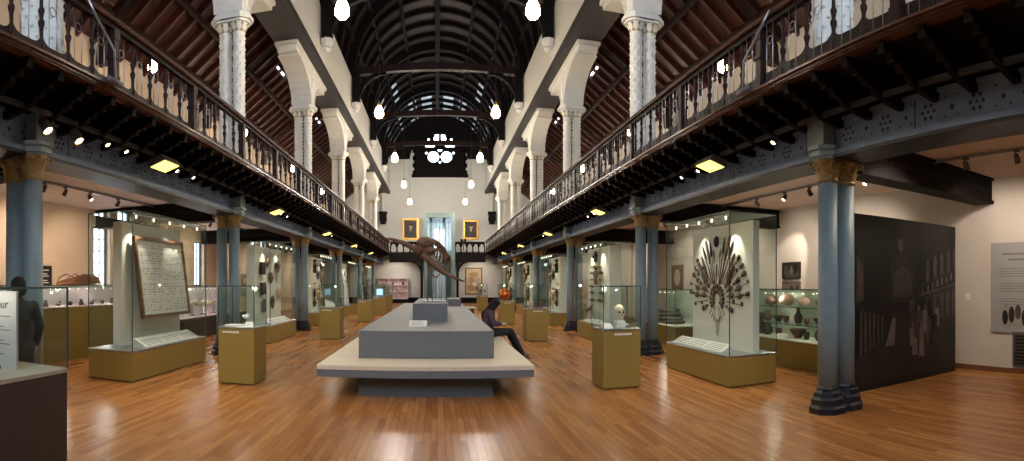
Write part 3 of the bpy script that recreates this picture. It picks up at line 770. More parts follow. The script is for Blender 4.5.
for k, (x, n) in enumerate(((-.15, 'pale'), (.02, 'grey'), (.16, 'brown'))):
    t = thing('figurine', '%s figurine standing in the second pedestal case on the right' % n, 'figurine', (2.72+x, 14.65, ZD))
    mm = ('pot_pale', 'stone_dark', 'pot_brown')[k]
    MB().lathe([(.05, 0), (.05, .02), (.03, .04), (.05, .12), (.03, .18)], 10).build('body', mm, t); MB().ell((0, 0, .21), .035).build('head', mm, t)
t = thing('copper_vessel', 'gleaming orange copper vessel on the third right pedestal case', 'vessel', (2.62, 20.8, ZD))
MB().lathe([(.1, 0), (.12, .02), (.2, .16), (.22, .28), (.16, .4), (.08, .46), (.1, .5)], 18).build('bowl', 'copper', t); MB().torus((.2, 0, .3), .07, .014, 12, 5).build('handle', 'copper', t)
t = thing('dark_urn', 'dark brown domed urn beside the copper vessel', 'urn', (2.86, 21.0, ZD)); MB().lathe([(.08, 0), (.1, .1), (.12, .3), (.1, .46), (.03, .54)], 14).build('body', 'pot_dark', t); MB().ell((0, 0, .56), .03).build('knob', 'pot_dark', t)
for k, x in enumerate((-.14, .14)):
    t = thing('stuffed_bird', 'dark stuffed bird, %s of two in the far right case' % ('nearer the nave' if k == 0 else 'nearer the aisle'), 'bird', (2.62+x, 31.2, ZD))
    m = MB(); m.ell((0, 0, .24), (.05, .09, .06), 10, T=Matrix.Rotation(.5, 4, 'X')); m.ell((0, -.17, .3), .035); m.tube([(0, -.04, .26), (0, -.15, .3)], [.05, .03], 8); m.tube([(0, -.2, .3), (0, -.26, .29)], [.012, .002], 5); m.tube([(0, -.08, .2), (0, .06, .17), (0, .14, .16)], [.04, .025, .01], 6); m.build('body', 'pot_dark', t)
    MB().tube([(0, 0, 0), (0, 0, .2)], .008, 5).build('perch', 'black', t)
for x, y in ((-3.1, 8.14), (-3.05, 15.2), (2.74, 7.92), (2.72, 14.7), (2.7, 20.9), (2.62, 31.3)): case_glow(x, y, 1.5, 2.2)

# dark case nearest the camera
t = thing('dark_case', 'dark based glass case nearest the camera, white text panel inside', 'display case', (-3.35, 2.4, 0))
MB().bbox(-.6, .55, -1.3, .98, .02, .87, .004).build('pedestal', 'dark_base', t); MB().box(-.57, .52, -1.27, .95, 0, .02).build('foot', 'black', t)  # dark brown pedestal, its colour includes the shade on this face
MB().bbox(-.604, .554, -1.304, .984, .87, .905, .004).build('display_deck', 'deck_cloth', t); glass_box(t, -.6, .55, -1.3, .98, .905, 1.56)
t = thing('text_panel', 'white printed panel standing inside the dark case nearest the camera', 'text panel', (-3.42, 3.02, .905))
MB().box(-.45, .4, -.012, .012, 0, .63).build('board', 'text_panel', t)
m = MB()
for k in range(12):
    m.box(-.4, .33-.07*(k*7 % 4), -.0135, -.012, .42-.028*k, .428-.028*k)
m.build('lettering', 'ink', t)
fc = bpy.data.curves.new('heading', 'FONT'); fc.body = 'our'; fc.size = .1; fc.align_x = 'RIGHT'; fc.extrude = .001; fc.materials.append(MATS['black'])
ho = bpy.data.objects.new('heading', fc); COL.objects.link(ho); bpy.context.view_layer.update(); hm = bpy.data.meshes.new_from_object(ho.evaluated_get(bpy.context.evaluated_depsgraph_get())); bpy.data.objects.remove(ho); ho = bpy.data.objects.new('heading', hm); COL.objects.link(ho); ho.parent = t; ho.location = (.31, -.014, .49); ho.rotation_euler = (PI/2, 0, 0)
t = thing('dark_pebble', 'small dark stone at the foot of the white printed panel', 'stone', (-3.1, 2.86, .905)); MB().ell((0, 0, .035), (.045, .035, .035), 10, jit=.1).build('stone', 'stone_dark', t)
case_glow(-3.2, 2.75, 1.5, 2)
# tall cases
def tall_case(label, s, y0, y1, slab, xa=4.2, xb=5.12, zb=.46, zt=2.7, near=.1):
    """s: side; slab: (x0, x1) of the inner display wall, measured from the hall axis"""
    xc = s*(xa+xb)/2; yc = (y0+y1)/2; hx = (xb-xa)/2; hy = (y1-y0)/2
    t = thing('tall_case', label, 'display case', (xc, yc, 0), 'tall glass cases between the columns')
    MB().bbox(-hx, hx, -hy, hy, .02, zb, .004).build('plinth', 'mustard', t); MB().box(-hx+.03, hx-.03, -hy+.03, hy-.03, 0, .02).build('foot', 'black', t)
    MB().bbox(-hx-.004, hx+.004, -hy-.004, hy+.004, zb, zb+.025, .004).build('deck', 'steel', t)
    glass_box(t, -hx, hx, -hy, hy, zb+.025, zt)
    a, b = sorted((s*slab[0]-xc, s*slab[1]-xc)); MB().bbox(a, b, -hy+near, hy-.12, zb+.025, zt-.1, .004).build('display_wall', 'case_white', t)
    f = s*xa-xc; g = s*slab[0]-xc
    a, b = sorted((f+s*.06, f+s*.11)); st = MB(); st.box(a, b, -hy+.1, hy-.1, zt-.05, zt-.02); st.build('light_bar', 'steel', t)
    n = 5
    for k in range(n):
        y = -hy+.25+(2*hy-.5)*k/(n-1)
        MB().lathe([(.01, .0), (.014, .04)], 8, (f+s*.085, y, zt-.1)).build('bulb', 'case_bulb', t)
    for k in (.27, .73):
        yy = yc-hy+2*hy*k
        point_light('case_spot', (s*(slab[0]-.2), yy, zt-.1), 20, (1, .92, .78), .02, spot=1.4, target=(s*(slab[0]+.02), yy, zt-1.4), blend=.7)
    return t
def slope_panel(label, s, xa, y0, y1, z, d=.22, h=.13, name='caption_board'):
    t = thing(name, label, 'label panel', (s*xa, (y0+y1)/2, z)); hy = (y1-y0)/2
    p = [(0, 0), (0, .02), (s*d, h), (s*d, 0)]
    MB().prism(p, -hy, hy, 'y').build('board', 'paper', t)
    m = MB(); u = Vector((s*d, h-.02)).normalized()
    for c in range(3):
        for k in range(4):
            l0 = -hy+.1+c*2*hy/3; l1 = l0+2*hy/3-.06
            q = [(s*.03+u.x*.045*k, .02+(h-.02)/d*(.03+abs(u.x)*.045*k)+.001), (s*.03+u.x*(.045*k+.012), .02+(h-.02)/d*(.03+abs(u.x)*(.045*k+.012))+.001)]
            m.prism([q[0], q[1], (q[1][0], q[1][1]+.001), (q[0][0], q[0][1]+.001)], l0, l1, 'y')
    m.build('lettering', 'ink', t)
    return t
tall_case('tall glass case with the framed coin board on the left', -1, 7.2, 10.0, (5.16, 5.34), 4.62, 5.5, .48, 2.77, .5)
tall_case('tall glass case of dark shields and masks behind the mineral pedestal', -1, 13.3, 15.9, (4.75, 5.0), 4.3, 5.2)
tall_case('tall glass case on the left between the third and fourth columns', -1, 19.6, 21.9, (4.75, 5.0), 4.3, 5.2)
tall_case('tall glass case with a white leaning ladder rack on the left', -1, 26.0, 28.4, (4.85, 5.05), 4.3, 5.2)
tall_case('tall glass case with a dark leaning board at the far left', -1, 32.5, 34.9, (4.85, 5.05), 4.3, 5.2)
tall_case('tall glass case with the fan of clubs and spears on the right', 1, 6.95, 9.25, (4.72, 4.84), 4.22, 5.1)
tall_case('tall glass case of carved figures on the right behind the skull pedestal', 1, 13.4, 15.7, (4.5, 4.82), 4.2, 5.1)
tall_case('tall glass case on the right between the third and fourth columns', 1, 19.6, 21.9, (4.6, 4.85), 4.2, 5.1)
tall_case('tall glass case on the right between the fourth and fifth columns', 1, 26.0, 28.4, (4.6, 4.85), 4.2, 5.1)
tall_case('tall glass case at the far right near the end wall', 1, 32.5, 34.9, (4.6, 4.85), 4.2, 5.1)
slope_panel('white sloping label panel under the framed coin board', -1, 4.68, 7.7, 9.75, .505, .24, .15)
slope_panel('white sloping label panel under the shields and masks', -1, 4.36, 13.6, 15.5, .485)
slope_panel('white sloping label panel under the fan of weapons', 1, 4.28, 7.3, 9.1, .485, .2, .12)
slope_panel('white sloping label panel under the carved figures', 1, 4.26, 13.6, 15.2, .485, .16, .1)
# framed coin board
t = thing('coin_board', 'white board of small coins in a brown wooden frame leaning in its case', 'framed board', (-4.86, 8.82, .98))
T = Matrix.Rotation(-.13, 4, 'Y'); m = MB()
W, H = .92, 1.46
for a in ((-.04, .03, -W, -W+.06, 0, H), (-.04, .03, W-.06, W, 0, H), (-.04, .03, -W+.06, W-.06, 0, .06), (-.04, .03, -W+.06, W-.06, H-.06, H)): m.box(*a, T=T)
m.build('frame', 'brown_wood', t); MB().box(-.03, .0, -W+.06, W-.06, .06, H-.06, T=T).build('board', 'case_white', t)
m = MB(); random.seed(3)
for r in range(26):
    for k in range(37):
        if random.random() < .42 or (r % 6 == 5): continue
        y = -W+.12+k*.0455; z = .13+r*.0475; q = random.uniform(.008, .014)
        m.lathe([(q, 0), (q, .004)], 5, T=T @ Matrix.Translation((0, y, z)) @ Matrix.Rotation(PI/2, 4, 'Y'), smooth=False)
tag(m.build('coins', 'ink', t), kind='stuff')
MB().box(-.1, -.04, -.6, .6, .2, .3, T=T).build('prop', 'steel', t)
# pieces on the display walls of the other tall cases
random.seed(11)
def mask_piece(kind, mm, t):
    if kind == 'shield': MB().ell((0, 0, 0), (.035, .17, .2), 16).build('disc', mm, t); MB().ell((-.03, 0, 0), (.02, .05, .05), 10).build('boss', 'club_dark', t)
    elif kind == 'mask':
        MB().ell((0, 0, 0), (.06, .11, .17), 14).build('face', mm, t)
        for q in (-1, 1): MB().ell((-.055, q*.045, .04), (.012, .022, .012), 8).build('eye', 'club_pale', t)
        MB().ell((-.07, 0, -.01), (.025, .018, .04), 8).build('nose', mm, t)
    elif kind == 'dish': MB().bbox(-.03, .03, -.19, .19, -.17, .17, .02).build('tray', mm, t); MB().box(-.035, -.03, -.13, .13, -.11, .11).build('well', 'black', t)
    elif kind == 'club': MB().lathe([(.012, -.3), (.014, .1), (.05, .16), (.055, .28), (.02, .32)], 8).build('shaft', mm, t)
    elif kind == 'bar': MB().tube([(0, -.2, 0), (0, 0, .015), (0, .2, 0)], [.02, .04, .02], 8).build('beam', mm, t); MB().ell((0, -.2, 0), (.03, .05, .045), 10).build('knob', mm, t)
    elif kind == 'figure': MB().lathe([(.06, -.3), (.06, -.1), (.09, 0), (.05, .1)], 10).build('body', mm, t); MB().ell((0, 0, .17), .065).build('head', mm, t)
def wall_piece(kind, label, s, face, y, z, mm, rx=0, group=None, cat=None):
    t = thing({'shield': 'round_shield', 'mask': 'carved_mask', 'dish': 'square_dish', 'club': 'wooden_club', 'bar': 'carved_bar', 'figure': 'carved_figure'}[kind], label, cat or kind, (s*(face-.055), y, z), group)
    mask_piece(kind, mm, t); t.rotation_euler = (rx, 0, 0) if s > 0 else (rx, 0, PI)
    return t
for kind, y, z, mm, lab in (('dish', 13.85, 2.0, 'club_dark', 'square dark dish high on the shield case wall'), ('dish', 13.9, 1.45, 'black', 'black square tray low on the shield case wall'), ('mask', 14.25, 2.2, 'club_wood', 'brown mask high on the shield case wall'),
        ('shield', 14.0, .98, 'stone_dark', 'grey round shield lowest on the shield case wall'), ('shield', 14.75, 1.05, 'stone_dark', 'round grey shield low beside the other on its case wall'), ('mask', 14.6, 1.75, 'club_wood', 'brown mask halfway up the shield case wall'),
        ('club', 15.1, 1.9, 'club_dark', 'dark upright club on the shield case wall'), ('shield', 15.3, 2.1, 'club_wood', 'small brown shield high at the far edge of its case wall'), ('mask', 15.35, 1.3, 'club_pale', 'pale mask at the far edge of the shield case wall')):
    wall_piece(kind, lab, -1, 4.75, y, z, mm)
for k, (z, dy, mm) in enumerate(((2.05, .3, 'club_pale'), (1.88, .42, 'club_wood'), (1.7, .36, 'club_pale'), (1.5, .5, 'club_wood'), (1.32, .42, 'club_dark'), (1.1, .36, 'club_wood'))):
    for q in (-1, 1):
        wall_piece('bar', '%s carved bar in the %s row from the top, %s half of the figure group' % ({'club_pale': 'pale', 'club_wood': 'brown', 'club_dark': 'dark'}[mm], ORD[k], 'near' if q < 0 else 'far'), 1, 4.5, 14.6+q*dy, z, mm, 0, 'carved bars on the figure case wall')
wall_piece('mask', 'dark mask crowning the carved figure group', 1, 4.5, 14.62, 2.35, 'club_dark'); wall_piece('figure', 'upright brown figure at the centre of the carved group', 1, 4.5, 14.6, 1.85, 'club_wood')
t = thing('model_canoe', 'dark model canoe on legs low in the carved figure case', 'model boat', (4.36, 15.1, .485))
MB().tube([(0, -.5, .5), (0, -.3, .38), (0, 0, .34), (0, .3, .38), (0, .5, .5)], [.02, .06, .08, .06, .02], 8).build('hull', 'club_dark', t)
for y in (-.25, .25): MB().box(-.03, .03, y-.02, y+.02, 0, .34).build('leg', 'steel', t)
for s, yc, face in ((-1, 20.75, 4.75), (1, 20.75, 4.6), (1, 27.2, 4.6), (1, 33.7, 4.6)):
    n = 0
    for r in range(5):
        for c in range(3):
            if (r+c) % 4 == 3: continue
            kind = ('mask', 'club', 'shield', 'figure', 'bar')[(r*2+c) % 5]; mm = ('club_wood', 'club_dark', 'club_pale')[(r+c) % 3]
            wall_piece(kind, '%s %s, %s row from top, %s along, %s case by the %s column' % ({'club_wood': 'brown', 'club_dark': 'dark', 'club_pale': 'pale'}[mm], kind, ORD[4-r], ORD[c], SIDE[s], {20.75: 'fourth', 27.2: 'fifth', 33.7: 'last'}[yc]),
                s, face, yc-.65+c*.6, .85+r*.36, mm, 0, 'small carvings on the far case walls')
t = thing('ladder_rack', 'white ladder-like rack of samples leaning in a far left case', 'rack', (-4.62, 27.2, .485)); T = Matrix.Rotation(-.1, 4, 'Y')
for y in (-.3, .3): MB().box(-.03, .03, y-.04, y+.04, 0, 1.8, T=T).build('rail', 'white_item', t)
for k in range(7): MB().box(-.03, .03, -.28, .28, .18+.22*k, .26+.22*k, T=T).build('rung', 'white_item', t)
t = thing('leaning_board', 'dark tall carved board leaning in the far left case', 'carved board', (-4.6, 33.7, .485)); MB().prism([(-.3, 0), (.3, 0), (.34, 1.0), (.2, 1.9), (-.2, 1.9), (-.34, 1.0)], -.03, .03, 'x', T=Matrix.Rotation(-.1, 4, 'Y')).build('board', 'club_dark', t)
for k in range(5): MB().box(-.05, -.03, -.22, .22, .3+.3*k, .36+.3*k, T=Matrix.Rotation(-.1, 4, 'Y')).build('carved_band', 'club_wood', t)

# ------------------------------------------------------------------ fan of clubs and spears (on the display wall at x = 4.72, facing the nave)
FX, FY, FZ = 4.70, 8.17, 1.32
def weapon(kind):
    """built along local +z from 0 to 1 metre; broad side faces local x"""
    t = thing({'spear': 'spear', 'paddle': 'paddle_club', 'axe': 'hafted_axe', 'adze': 'short_club', 'leaf': 'leaf_club'}[kind], '', {'spear': 'spear', 'axe': 'axe'}.get(kind, 'club'), (0, 0, 0))
    F = Matrix.Diagonal((.45, 1, 1, 1))
    if kind == 'spear':
        MB().lathe([(.018, 0), (.022, .3), (.018, .62)], 8, T=F).build('shaft', 'club_wood', t)
        MB().lathe([(.018, .62), (.04, .66), (.045, .76), (.03, .9), (.003, 1.0)], 8, T=F).build('blade', 'club_dark', t)
    elif kind == 'paddle':
        MB().lathe([(.024, 0), (.02, .05), (.024, .45)], 8, T=F).build('handle', 'club_dark', t)
        MB().lathe([(.024, .45), (.05, .6), (.055, .85), (.045, .96), (.012, 1.0)], 8, T=F).build('blade', 'club_wood', t)
    elif kind == 'axe':
        MB().lathe([(.03, 0), (.026, .7), (.03, 1.0)], 8, T=F).build('haft', 'club_wood', t)
        MB().prism([(-.03, .78), (.17, .7), (.2, .82), (.17, .93), (-.05, .92)], -.02, .02, 'x').build('axe_head', 'club_dark', t)
    elif kind == 'adze':
        MB().lathe([(.08, 0), (.1, .1), (.13, .4), (.2, .7), (.2, .9), (.1, 1.0)], 8, T=F).build('head', 'club_dark', t)
        MB().lathe([(.15, .36), (.165, .42), (.16, .48), (.14, .5)], 8, T=F).build('binding', 'club_pale', t)
    else:
        MB().lathe([(.06, 0), (.06, .2), (.2, .5), (.22, .72), (.12, .95), (.01, 1.0)], 8, T=F).build('blade', 'club_wood', t)
        MB().lathe([(.07, .0), (.08, .1), (.06, .16)], 8, T=F).build('grip', 'club_pale', t)
    return t
PROT = {}
def place_weapon(kind, ang, r0, ln, label, group, w=1.0):
    """ang from vertical, positive towards the viewer's right (smaller y)"""
    if kind not in PROT: PROT[kind] = c = weapon(kind)
    else: c = dup(PROT[kind])
    a = math.radians(ang); dy, dz = -sin(a), cos(a)
    c.location = (FX, FY+dy*r0, FZ+dz*r0); c.rotation_euler = (a, 0, 0); c.scale = (min(1, ln*w*1.5), ln*w*1.3, ln)
    tag(c, label, None, group)
LR = lambda a: 'right' if a > 0 else 'left'
longs = [(-46, .36, .42, 'leaf'), (-37, .34, .62, 'paddle'), (-29, .3, .82, 'spear'), (-21.5, .28, .86, 'paddle'), (-14, .24, .84, 'spear'), (-8, .42, .46, 'paddle'), (-1, .12, .5, 'paddle'), (8, .4, .5, 'spear'), (14.5, .26, .86, 'spear'), (22, .28, .9, 'paddle'), (29.5, .3, .86, 'spear'), (38, .34, .64, 'paddle'), (46, .36, .44, 'leaf')]
for k, (a, r0, l, kd) in enumerate(longs):
    place_weapon(kd, a, r0, l, '%s long weapon of the fan counted from its left edge, a %s' % (ORD[k], {'leaf': 'leaf-bladed club', 'paddle': 'paddle-shaped club', 'spear': 'slim spear'}[kd]), 'long clubs and spears of the fan', .62 if l > .5 else .6)
k = 0
for ring, (rr, l, angs) in enumerate(((.34, .23, (54, 68, 82, 96, 110)), (.6, .23, (45, 55, 65, 75, 85, 96)), (.85, .2, (46, 55, 64, 74, 84)))):
    for j, a0 in enumerate(angs):
        for sg in (-1, 1):
            kd = ('adze', 'leaf', 'leaf', 'axe')[(j+2*ring) % 4]
            place_weapon(kd, sg*a0, rr, l*(1.15 if kd == 'axe' else 1), 'short weapon, %s up in the %s arc on the %s side of the fan' % (ORD[len(angs)-1-j], ('inner', 'middle', 'outer')[ring], LR(sg)), 'short clubs and axes of the fan', .85)
for k in range(14):
    a = -125+k*250/13
    place_weapon('adze', a, .1, .16, 'small dark blade, %s clockwise in the ring at the fan centre' % ORD[k], 'ring of blades at the fan centre', .9)
for k, a in enumerate((135, 150, 165, -165, -150, -135)):
    place_weapon('spear', a, .14, .26, 'small spear, %s of six pointing down below the ring' % ORD[k], 'small downward spears', .8)
t = thing('oval_shield', 'dark oval shield at the top middle of the weapon fan', 'shield', (FX, FY+.02, 2.33)); MB().ell((0, 0, 0), (.04, .075, .1), 16).build('disc', 'club_dark', t); MB().ell((-.035, 0, 0), (.015, .02, .025), 8).build('boss', 'club_wood', t)
t = thing('shell_ornament', 'pale shell ornament under the ring of blades', 'ornament', (FX, FY, 1.02))
m = MB()
for k in range(9): a = PI*(k/8); m.ell((0, .1*cos(a), -.02-.05*sin(a)), (.015, .022, .035), 8)
m.build('shells', 'string', t); m = MB()
for k in range(7): w = .1*(1-k/8); m.tube([(0, -w, -.1-.035*k), (0, 0, -.13-.035*k), (0, w, -.1-.035*k)], .005, 5)
m.build('cord_netting', 'string', t)

# ------------------------------------------------------------------ wall cases
def wall_case(label, s, x0, x1, y0, y1, zb, zt, shelves=(), inner='case_white', base='mustard', name='wall_case'):
    xc = s*(x0+x1)/2; yc = (y0+y1)/2; hx = (x1-x0)/2; hy = (y1-y0)/2
    t = thing(name, label, 'display case', (xc, yc, 0))
    MB().bbox(-hx, hx, -hy, hy, 0, zb, .004).build('plinth', base, t); MB().box(-hx, hx, -hy, hy, zb, zb+.02).build('deck', inner, t)
    b = s*hx; a, c = sorted((b, b-s*.04))
    MB().box(a, c, -hy, hy, zb+.02, zt-.015).build('back_panel', inner, t)
    a, c = sorted((-s*hx, s*hx-s*.045)); glass_box(t, a, c, -hy, hy, zb+.02, zt)
    for z in shelves:
        m = MB(); m.box(a+.03, c, -hy+.02, hy-.02, z, z+.012); m.build('shelf', 'glass', t)
        m = MB(); e0, e1 = sorted((-s*(hx-.03), -s*(hx-.036))); m.box(e0, e1, -hy+.02, hy-.02, z, z+.012); m.build('shelf_edge', 'glass_edge', t)
    lb = MB(); a, c = sorted((-s*(hx-.04), -s*(hx-.09))); lb.box(a, c, -hy+.05, hy-.05, zt-.05, zt-.02); lb.build('light_bar', 'steel', t)
    n = int((y1-y0)/.3)
    for k in range(n): MB().lathe([(.005, 0), (.007, .02)], 6, (-s*(hx-.065), -hy+.2+k*.3, zt-.08)).build('bulb', 'case_bulb', t)
    for k in range(max(1, int((y1-y0)/1.6))): case_glow(xc-s*(hx-.1), y0+.8+1.6*k, zt-.12, 5.5)
    return t
wall_case('long glass wall case with shelves of pots and shells on the right', 1, 6.2, 6.95, 6.3, 10.4, .5, 1.47, (.8, 1.13))
PP = {
 'jar': [(.06, 0), (.1, .05), (.11, .12), (.07, .19), (.06, .21), (.08, .24)],
 'bowl': [(.05, 0), (.06, .02), (.12, .1), (.125, .13), (.11, .13), (.06, .04)],
 'vase': [(.05, 0), (.075, .06), (.08, .12), (.035, .2), (.03, .25), (.05, .28)],
 'cup': [(.045, 0), (.06, .08), (.065, .13), (.055, .13), (.045, .02)]}
def pot(kind, mm, x, y, z, sc, label, group):
    t = thing({'jar': 'clay_jar', 'bowl': 'clay_bowl', 'vase': 'clay_vase', 'cup': 'clay_cup'}[kind], label, {'jar': 'jar', 'bowl': 'bowl', 'vase': 'vase', 'cup': 'cup'}[kind], (x, y, z), group)
    MB().lathe(PP[kind], 14).build('body', mm, t)
    if kind in ('jar', 'cup'): q = MB(); q.torus((.1 if kind == 'jar' else .075, 0, .1), .04, .01, 10, 5, a0=-PI/2, a1=PI/2); q.build('handle', mm, t)
    else: MB().lathe([(PP[kind][-1][0]*.8 if kind == 'vase' else .122, PP[kind][3 if kind == 'bowl' else -1][1]-.004), (.128 if kind == 'bowl' else .055, .131 if kind == 'bowl' else .282), (.12 if kind == 'bowl' else .045, .136 if kind == 'bowl' else .287)], 14).build('rim', mm, t)
    t.scale = (sc, sc, sc); t.rotation_euler = (0, 0, 2.4)
random.seed(5)
for row, z, g in ((0, .52, 'lowest'), (1, .812, 'middle')):
    for k in range(12):
        kd = ('jar', 'bowl', 'cup', 'vase', 'jar', 'cup')[(k*5+row*3) % 6] if row == 0 else ('cup', 'bowl', 'jar', 'bowl', 'cup', 'vase')[(k*7) % 6]
        mm = ('pot_dark', 'pot_brown', 'stone_dark', 'pot_brown')[(k+row) % 4]; yk = 6.6+k*.32
        if row == 0 and 6 <= k <= 6: continue
        pot(kd, mm, 6.5+.05*(k % 2), yk, z, (1.2 if row == 0 else 1.0)*(1+.15*((k*3) % 4-1.5)/2), '%s on the %s shelf of pots by the right wall, %s along' % ({'jar': 'dark handled jar', 'bowl': 'brown bowl', 'cup': 'small handled cup', 'vase': 'slim necked vase'}[kd], g, ORD[k]), 'pots in the right wall case')
for k, (y, mm, r) in enumerate(((6.8, 'pot_pale', .12), (7.4, 'pot_brown', .14), (7.95, 'pot_pale', .13), (8.5, 'pot_pale', .16), (9.05, 'pot_brown', .14), (9.6, 'white_item', .12), (10.05, 'pot_brown', .12))):
    t = thing('large_shell', '%s large shell, %s along the top shelf of the case of pots' % ({'pot_pale': 'pinkish', 'pot_brown': 'brown', 'white_item': 'white'}[mm], ORD[k]), 'shell', (6.5, y, 1.142), 'large shells on the top shelf')
    m = MB(); m.ell((0, 0, r*.75), (r*.8, r*1.2, r*.75), 16, jit=.04); m.build('shell', mm, t)
    m = MB(); m.lathe([(r*.45, 0), (r*.3, r*.3), (r*.12, r*.5), (.004, r*.62)], 12, T=Matrix.Translation((0, r*.95, r*.78)) @ Matrix.Rotation(-PI/2, 4, 'X')); m.build('spire', mm, t)
card('white label card standing among the pots on the lowest shelf', 6.36, 8.52, .52, -PI/2, .3)
# carved vase with tall stand seen through the weapon case
t = thing('carved_drum', 'dark carved drum on a brown block behind the weapon case', 'drum', (5.55, 9.75, 0)); MB().bbox(-.2, .2, -.2, .2, 0, .52, .01).build('block', 'brown_wood', t); MB().lathe([(.16, .52), (.17, .6), (.12, .75), (.16, .95), (.15, 1.0)], 14).build('body', 'pot_dark', t); MB().lathe([(.155, .98), (.16, 1.01), (.02, 1.02)], 14).build('skin', 'pot_pale', t)
# dark stone slabs
wall_case('low glass case of layered dark stone slabs behind the second right column', 1, 5.9, 6.9, 12.4, 15.2, .46, 1.42)
for k in range(4):
    t = thing('stone_slab', 'layered dark stone slab, %s from the bottom of its pile' % ORD[k], 'stone slab', (6.35, 13.6+.05*k, .48+.1*k), 'dark stone slabs in the low case')
    MB().lathe([(.36, 0), (.4, .03), (.39, .07), (.34, .1)], 14, (0, 0, 0), T=Matrix.Diagonal((.85-.05*k, 1.5-.12*k, 1, 1))).build('slab', 'stone_dark', t)
    MB().tube([(-.3+.02*k, -.4, .085), (-.1, -.1, .101), (.1, .3, .1)], .012, 5).build('vein', 'pot_pale', t)
# left wall case, pink light painted on its panels
wall_case('long pink-lit glass case along the left wall with small dark specimens', -1, 7.0, 7.9, 6.0, 11.6, 1.1, 1.55, (), 'pink_light_paint')
for k in range(13):
    y = 6.5+k*.39; kd = k % 3; mm = ('stone_dark', 'pot_dark', 'pot_brown')[k % 3]
    t = thing('small_specimen', 'small dark specimen in the pink-lit case, %s from the near end' % ORD[k], 'specimen', (-7.25, y, 1.12), 'specimens in the pink-lit case')
    if kd == 0: MB().ell((0, 0, .05), (.05, .07, .05), 10, jit=.15).build('nodule', mm, t)
    elif kd == 1: MB().lathe([(.05, 0), (.06, .05), (.03, .1), (.04, .13)], 10).build('urn', mm, t)
    else: MB().ell((0, 0, .035), (.04, .09, .035), 10, jit=.1).build('fragment', mm, t); MB().ell((0, .06, .08), .03).build('lump', mm, t)
wall_case('second left wall case with pale bones over a pink-lit deck', -1, 6.7, 7.7, 13.0, 18.2, .6, 1.5, (), 'pink_light_paint', 'dark_base')
for k in range(6):
    t = thing('pale_bone', 'pale fossil bone in the second left wall case, %s from the near end' % ORD[k], 'bone', (-7.1, 13.6+k*.78, .62), 'pale fossil bones in a wall case')
    MB().lathe([(.1, 0), (.1, .03), (.03, .05), (.03, .3)], 8).build('stand', 'steel', t)
    m = MB(); m.tube([(0, -.28, .3), (0, -.1, .38), (0, .1, .4), (0, .28, .3+.1*(k % 2))], [.07, .05, .05, .08], 8); m.ell((0, .3, .36), (.08, .1, .08), 10, jit=.1); m.build('bone', 'skull_bone', t)
t = thing('wicker_boat', 'brown woven boat-shaped piece lying on the pink-lit case', 'woven boat', (-7.4, 9.35, 1.56))
vs = []; fs = []; nu, nv = 15, 9
for i in range(nu):
    u = -1+2*i/(nu-1); w = .3*(1-abs(u)**2.2*.85); h = .2+.06*sin(u*2.2)-.1*abs(u)**3
    for j in range(nv): a = PI*j/(nv-1); vs.append((w*cos(a), u*.75, max(.0, h*sin(a))))
for i in range(nu-1):
    for j in range(nv-1): a = i*nv+j; fs.append((a, a+1, a+nv+1, a+nv))
fs += [tuple(range(nv)), tuple(range((nu-1)*nv, nu*nv))[::-1]]
for i in range(nu-1): fs.append((i*nv, i*nv+nv, i*nv+2*nv-1, i*nv+nv-1))
MB().add(vs, fs, 0, True).build('woven_hull', 'wicker', t); m = MB()
for u in (-.45, -.15, .15, .45): m.tube([(-.3*.98, u, .0), (-.2, u, .16), (0, u, .235), (.2, u, .16), (.3*.98, u, .0)], .012, 5)
m.build('rib_bands', 'brown_wood', t)

# ------------------------------------------------------------------ pictures on the walls
def picture(name, label, cat, loc, nrm, w, h, frame, canvas, fw=.05, paint=None, mats2=None):
    """flat picture on a wall; nrm 'x+','x-','y-': the way it faces"""
    rz = {'y-': 0, 'x-': -PI/2, 'x+': PI/2}[nrm]
    t = thing(name, label, cat, loc, rz=rz); f = MB()
    for a in ((-w/2, w/2, -h/2, -h/2+fw), (-w/2, w/2, h/2-fw, h/2), (-w/2, -w/2+fw, -h/2+fw, h/2-fw), (w/2-fw, w/2, -h/2+fw, h/2-fw)): f.box(a[0], a[1], -.05, 0, a[2], a[3])
    f.build('frame', frame, t); MB().box(-w/2+fw, w/2-fw, -.03, 0, -h/2+fw, h/2-fw).build('canvas', canvas, t)
    if paint:
        for k, (mm, poly) in enumerate(paint): MB().prism(poly, -.033-.001*k, -.03, 'y').build('painted_shape', mm, t)
    return t
def ov(cx, cz, rx, rz, n=14): return [(cx+rx*cos(2*PI*k/n), cz+rz*sin(2*PI*k/n)) for k in range(n)]
port = lambda: [('canvas_dark', [(-.45, -.6), (.45, -.6), (.34, -.15), (.12, .05), (-.12, .05), (-.34, -.15)]), ('skin', ov(.02, .2, .13, .17)), ('paper', [(-.06, .02), (.08, .02), (.02, -.2)]), ('hair', ov(.02, .34, .14, .07))]
picture('portrait_painting', 'gilt-framed dark portrait high on the far wall, the left one', 'painting', (-2.2, YE, 6.0), 'y-', 1.35, 1.75, 'gilt', 'canvas_dark', .16, port())
picture('portrait_painting', 'gilt-framed dark portrait high on the far wall, the right one', 'painting', (2.72, YE, 5.95), 'y-', 1.25, 1.6, 'gilt', 'canvas_dark', .15, port())
random.seed(2)
mp_ = [('club_pale', ov(0, .55, .42, .2)), ('club_pale', ov(-.2, .1, .25, .3)), ('pot_pale', ov(.25, .0, .22, .4)), ('club_pale', ov(-.1, -.5, .45, .3)), ('wall_white', ov(.1, -.25, .2, .15)), ('brown_wood', ov(.3, -.6, .1, .2))]
picture('wall_hanging', 'tall pale framed wall hanging under the far right gallery', 'artwork', (2.95, YE, 1.75), 'y-', 1.4, 2.2, 'brown_wood', 'canvas_pale', .09, mp_)
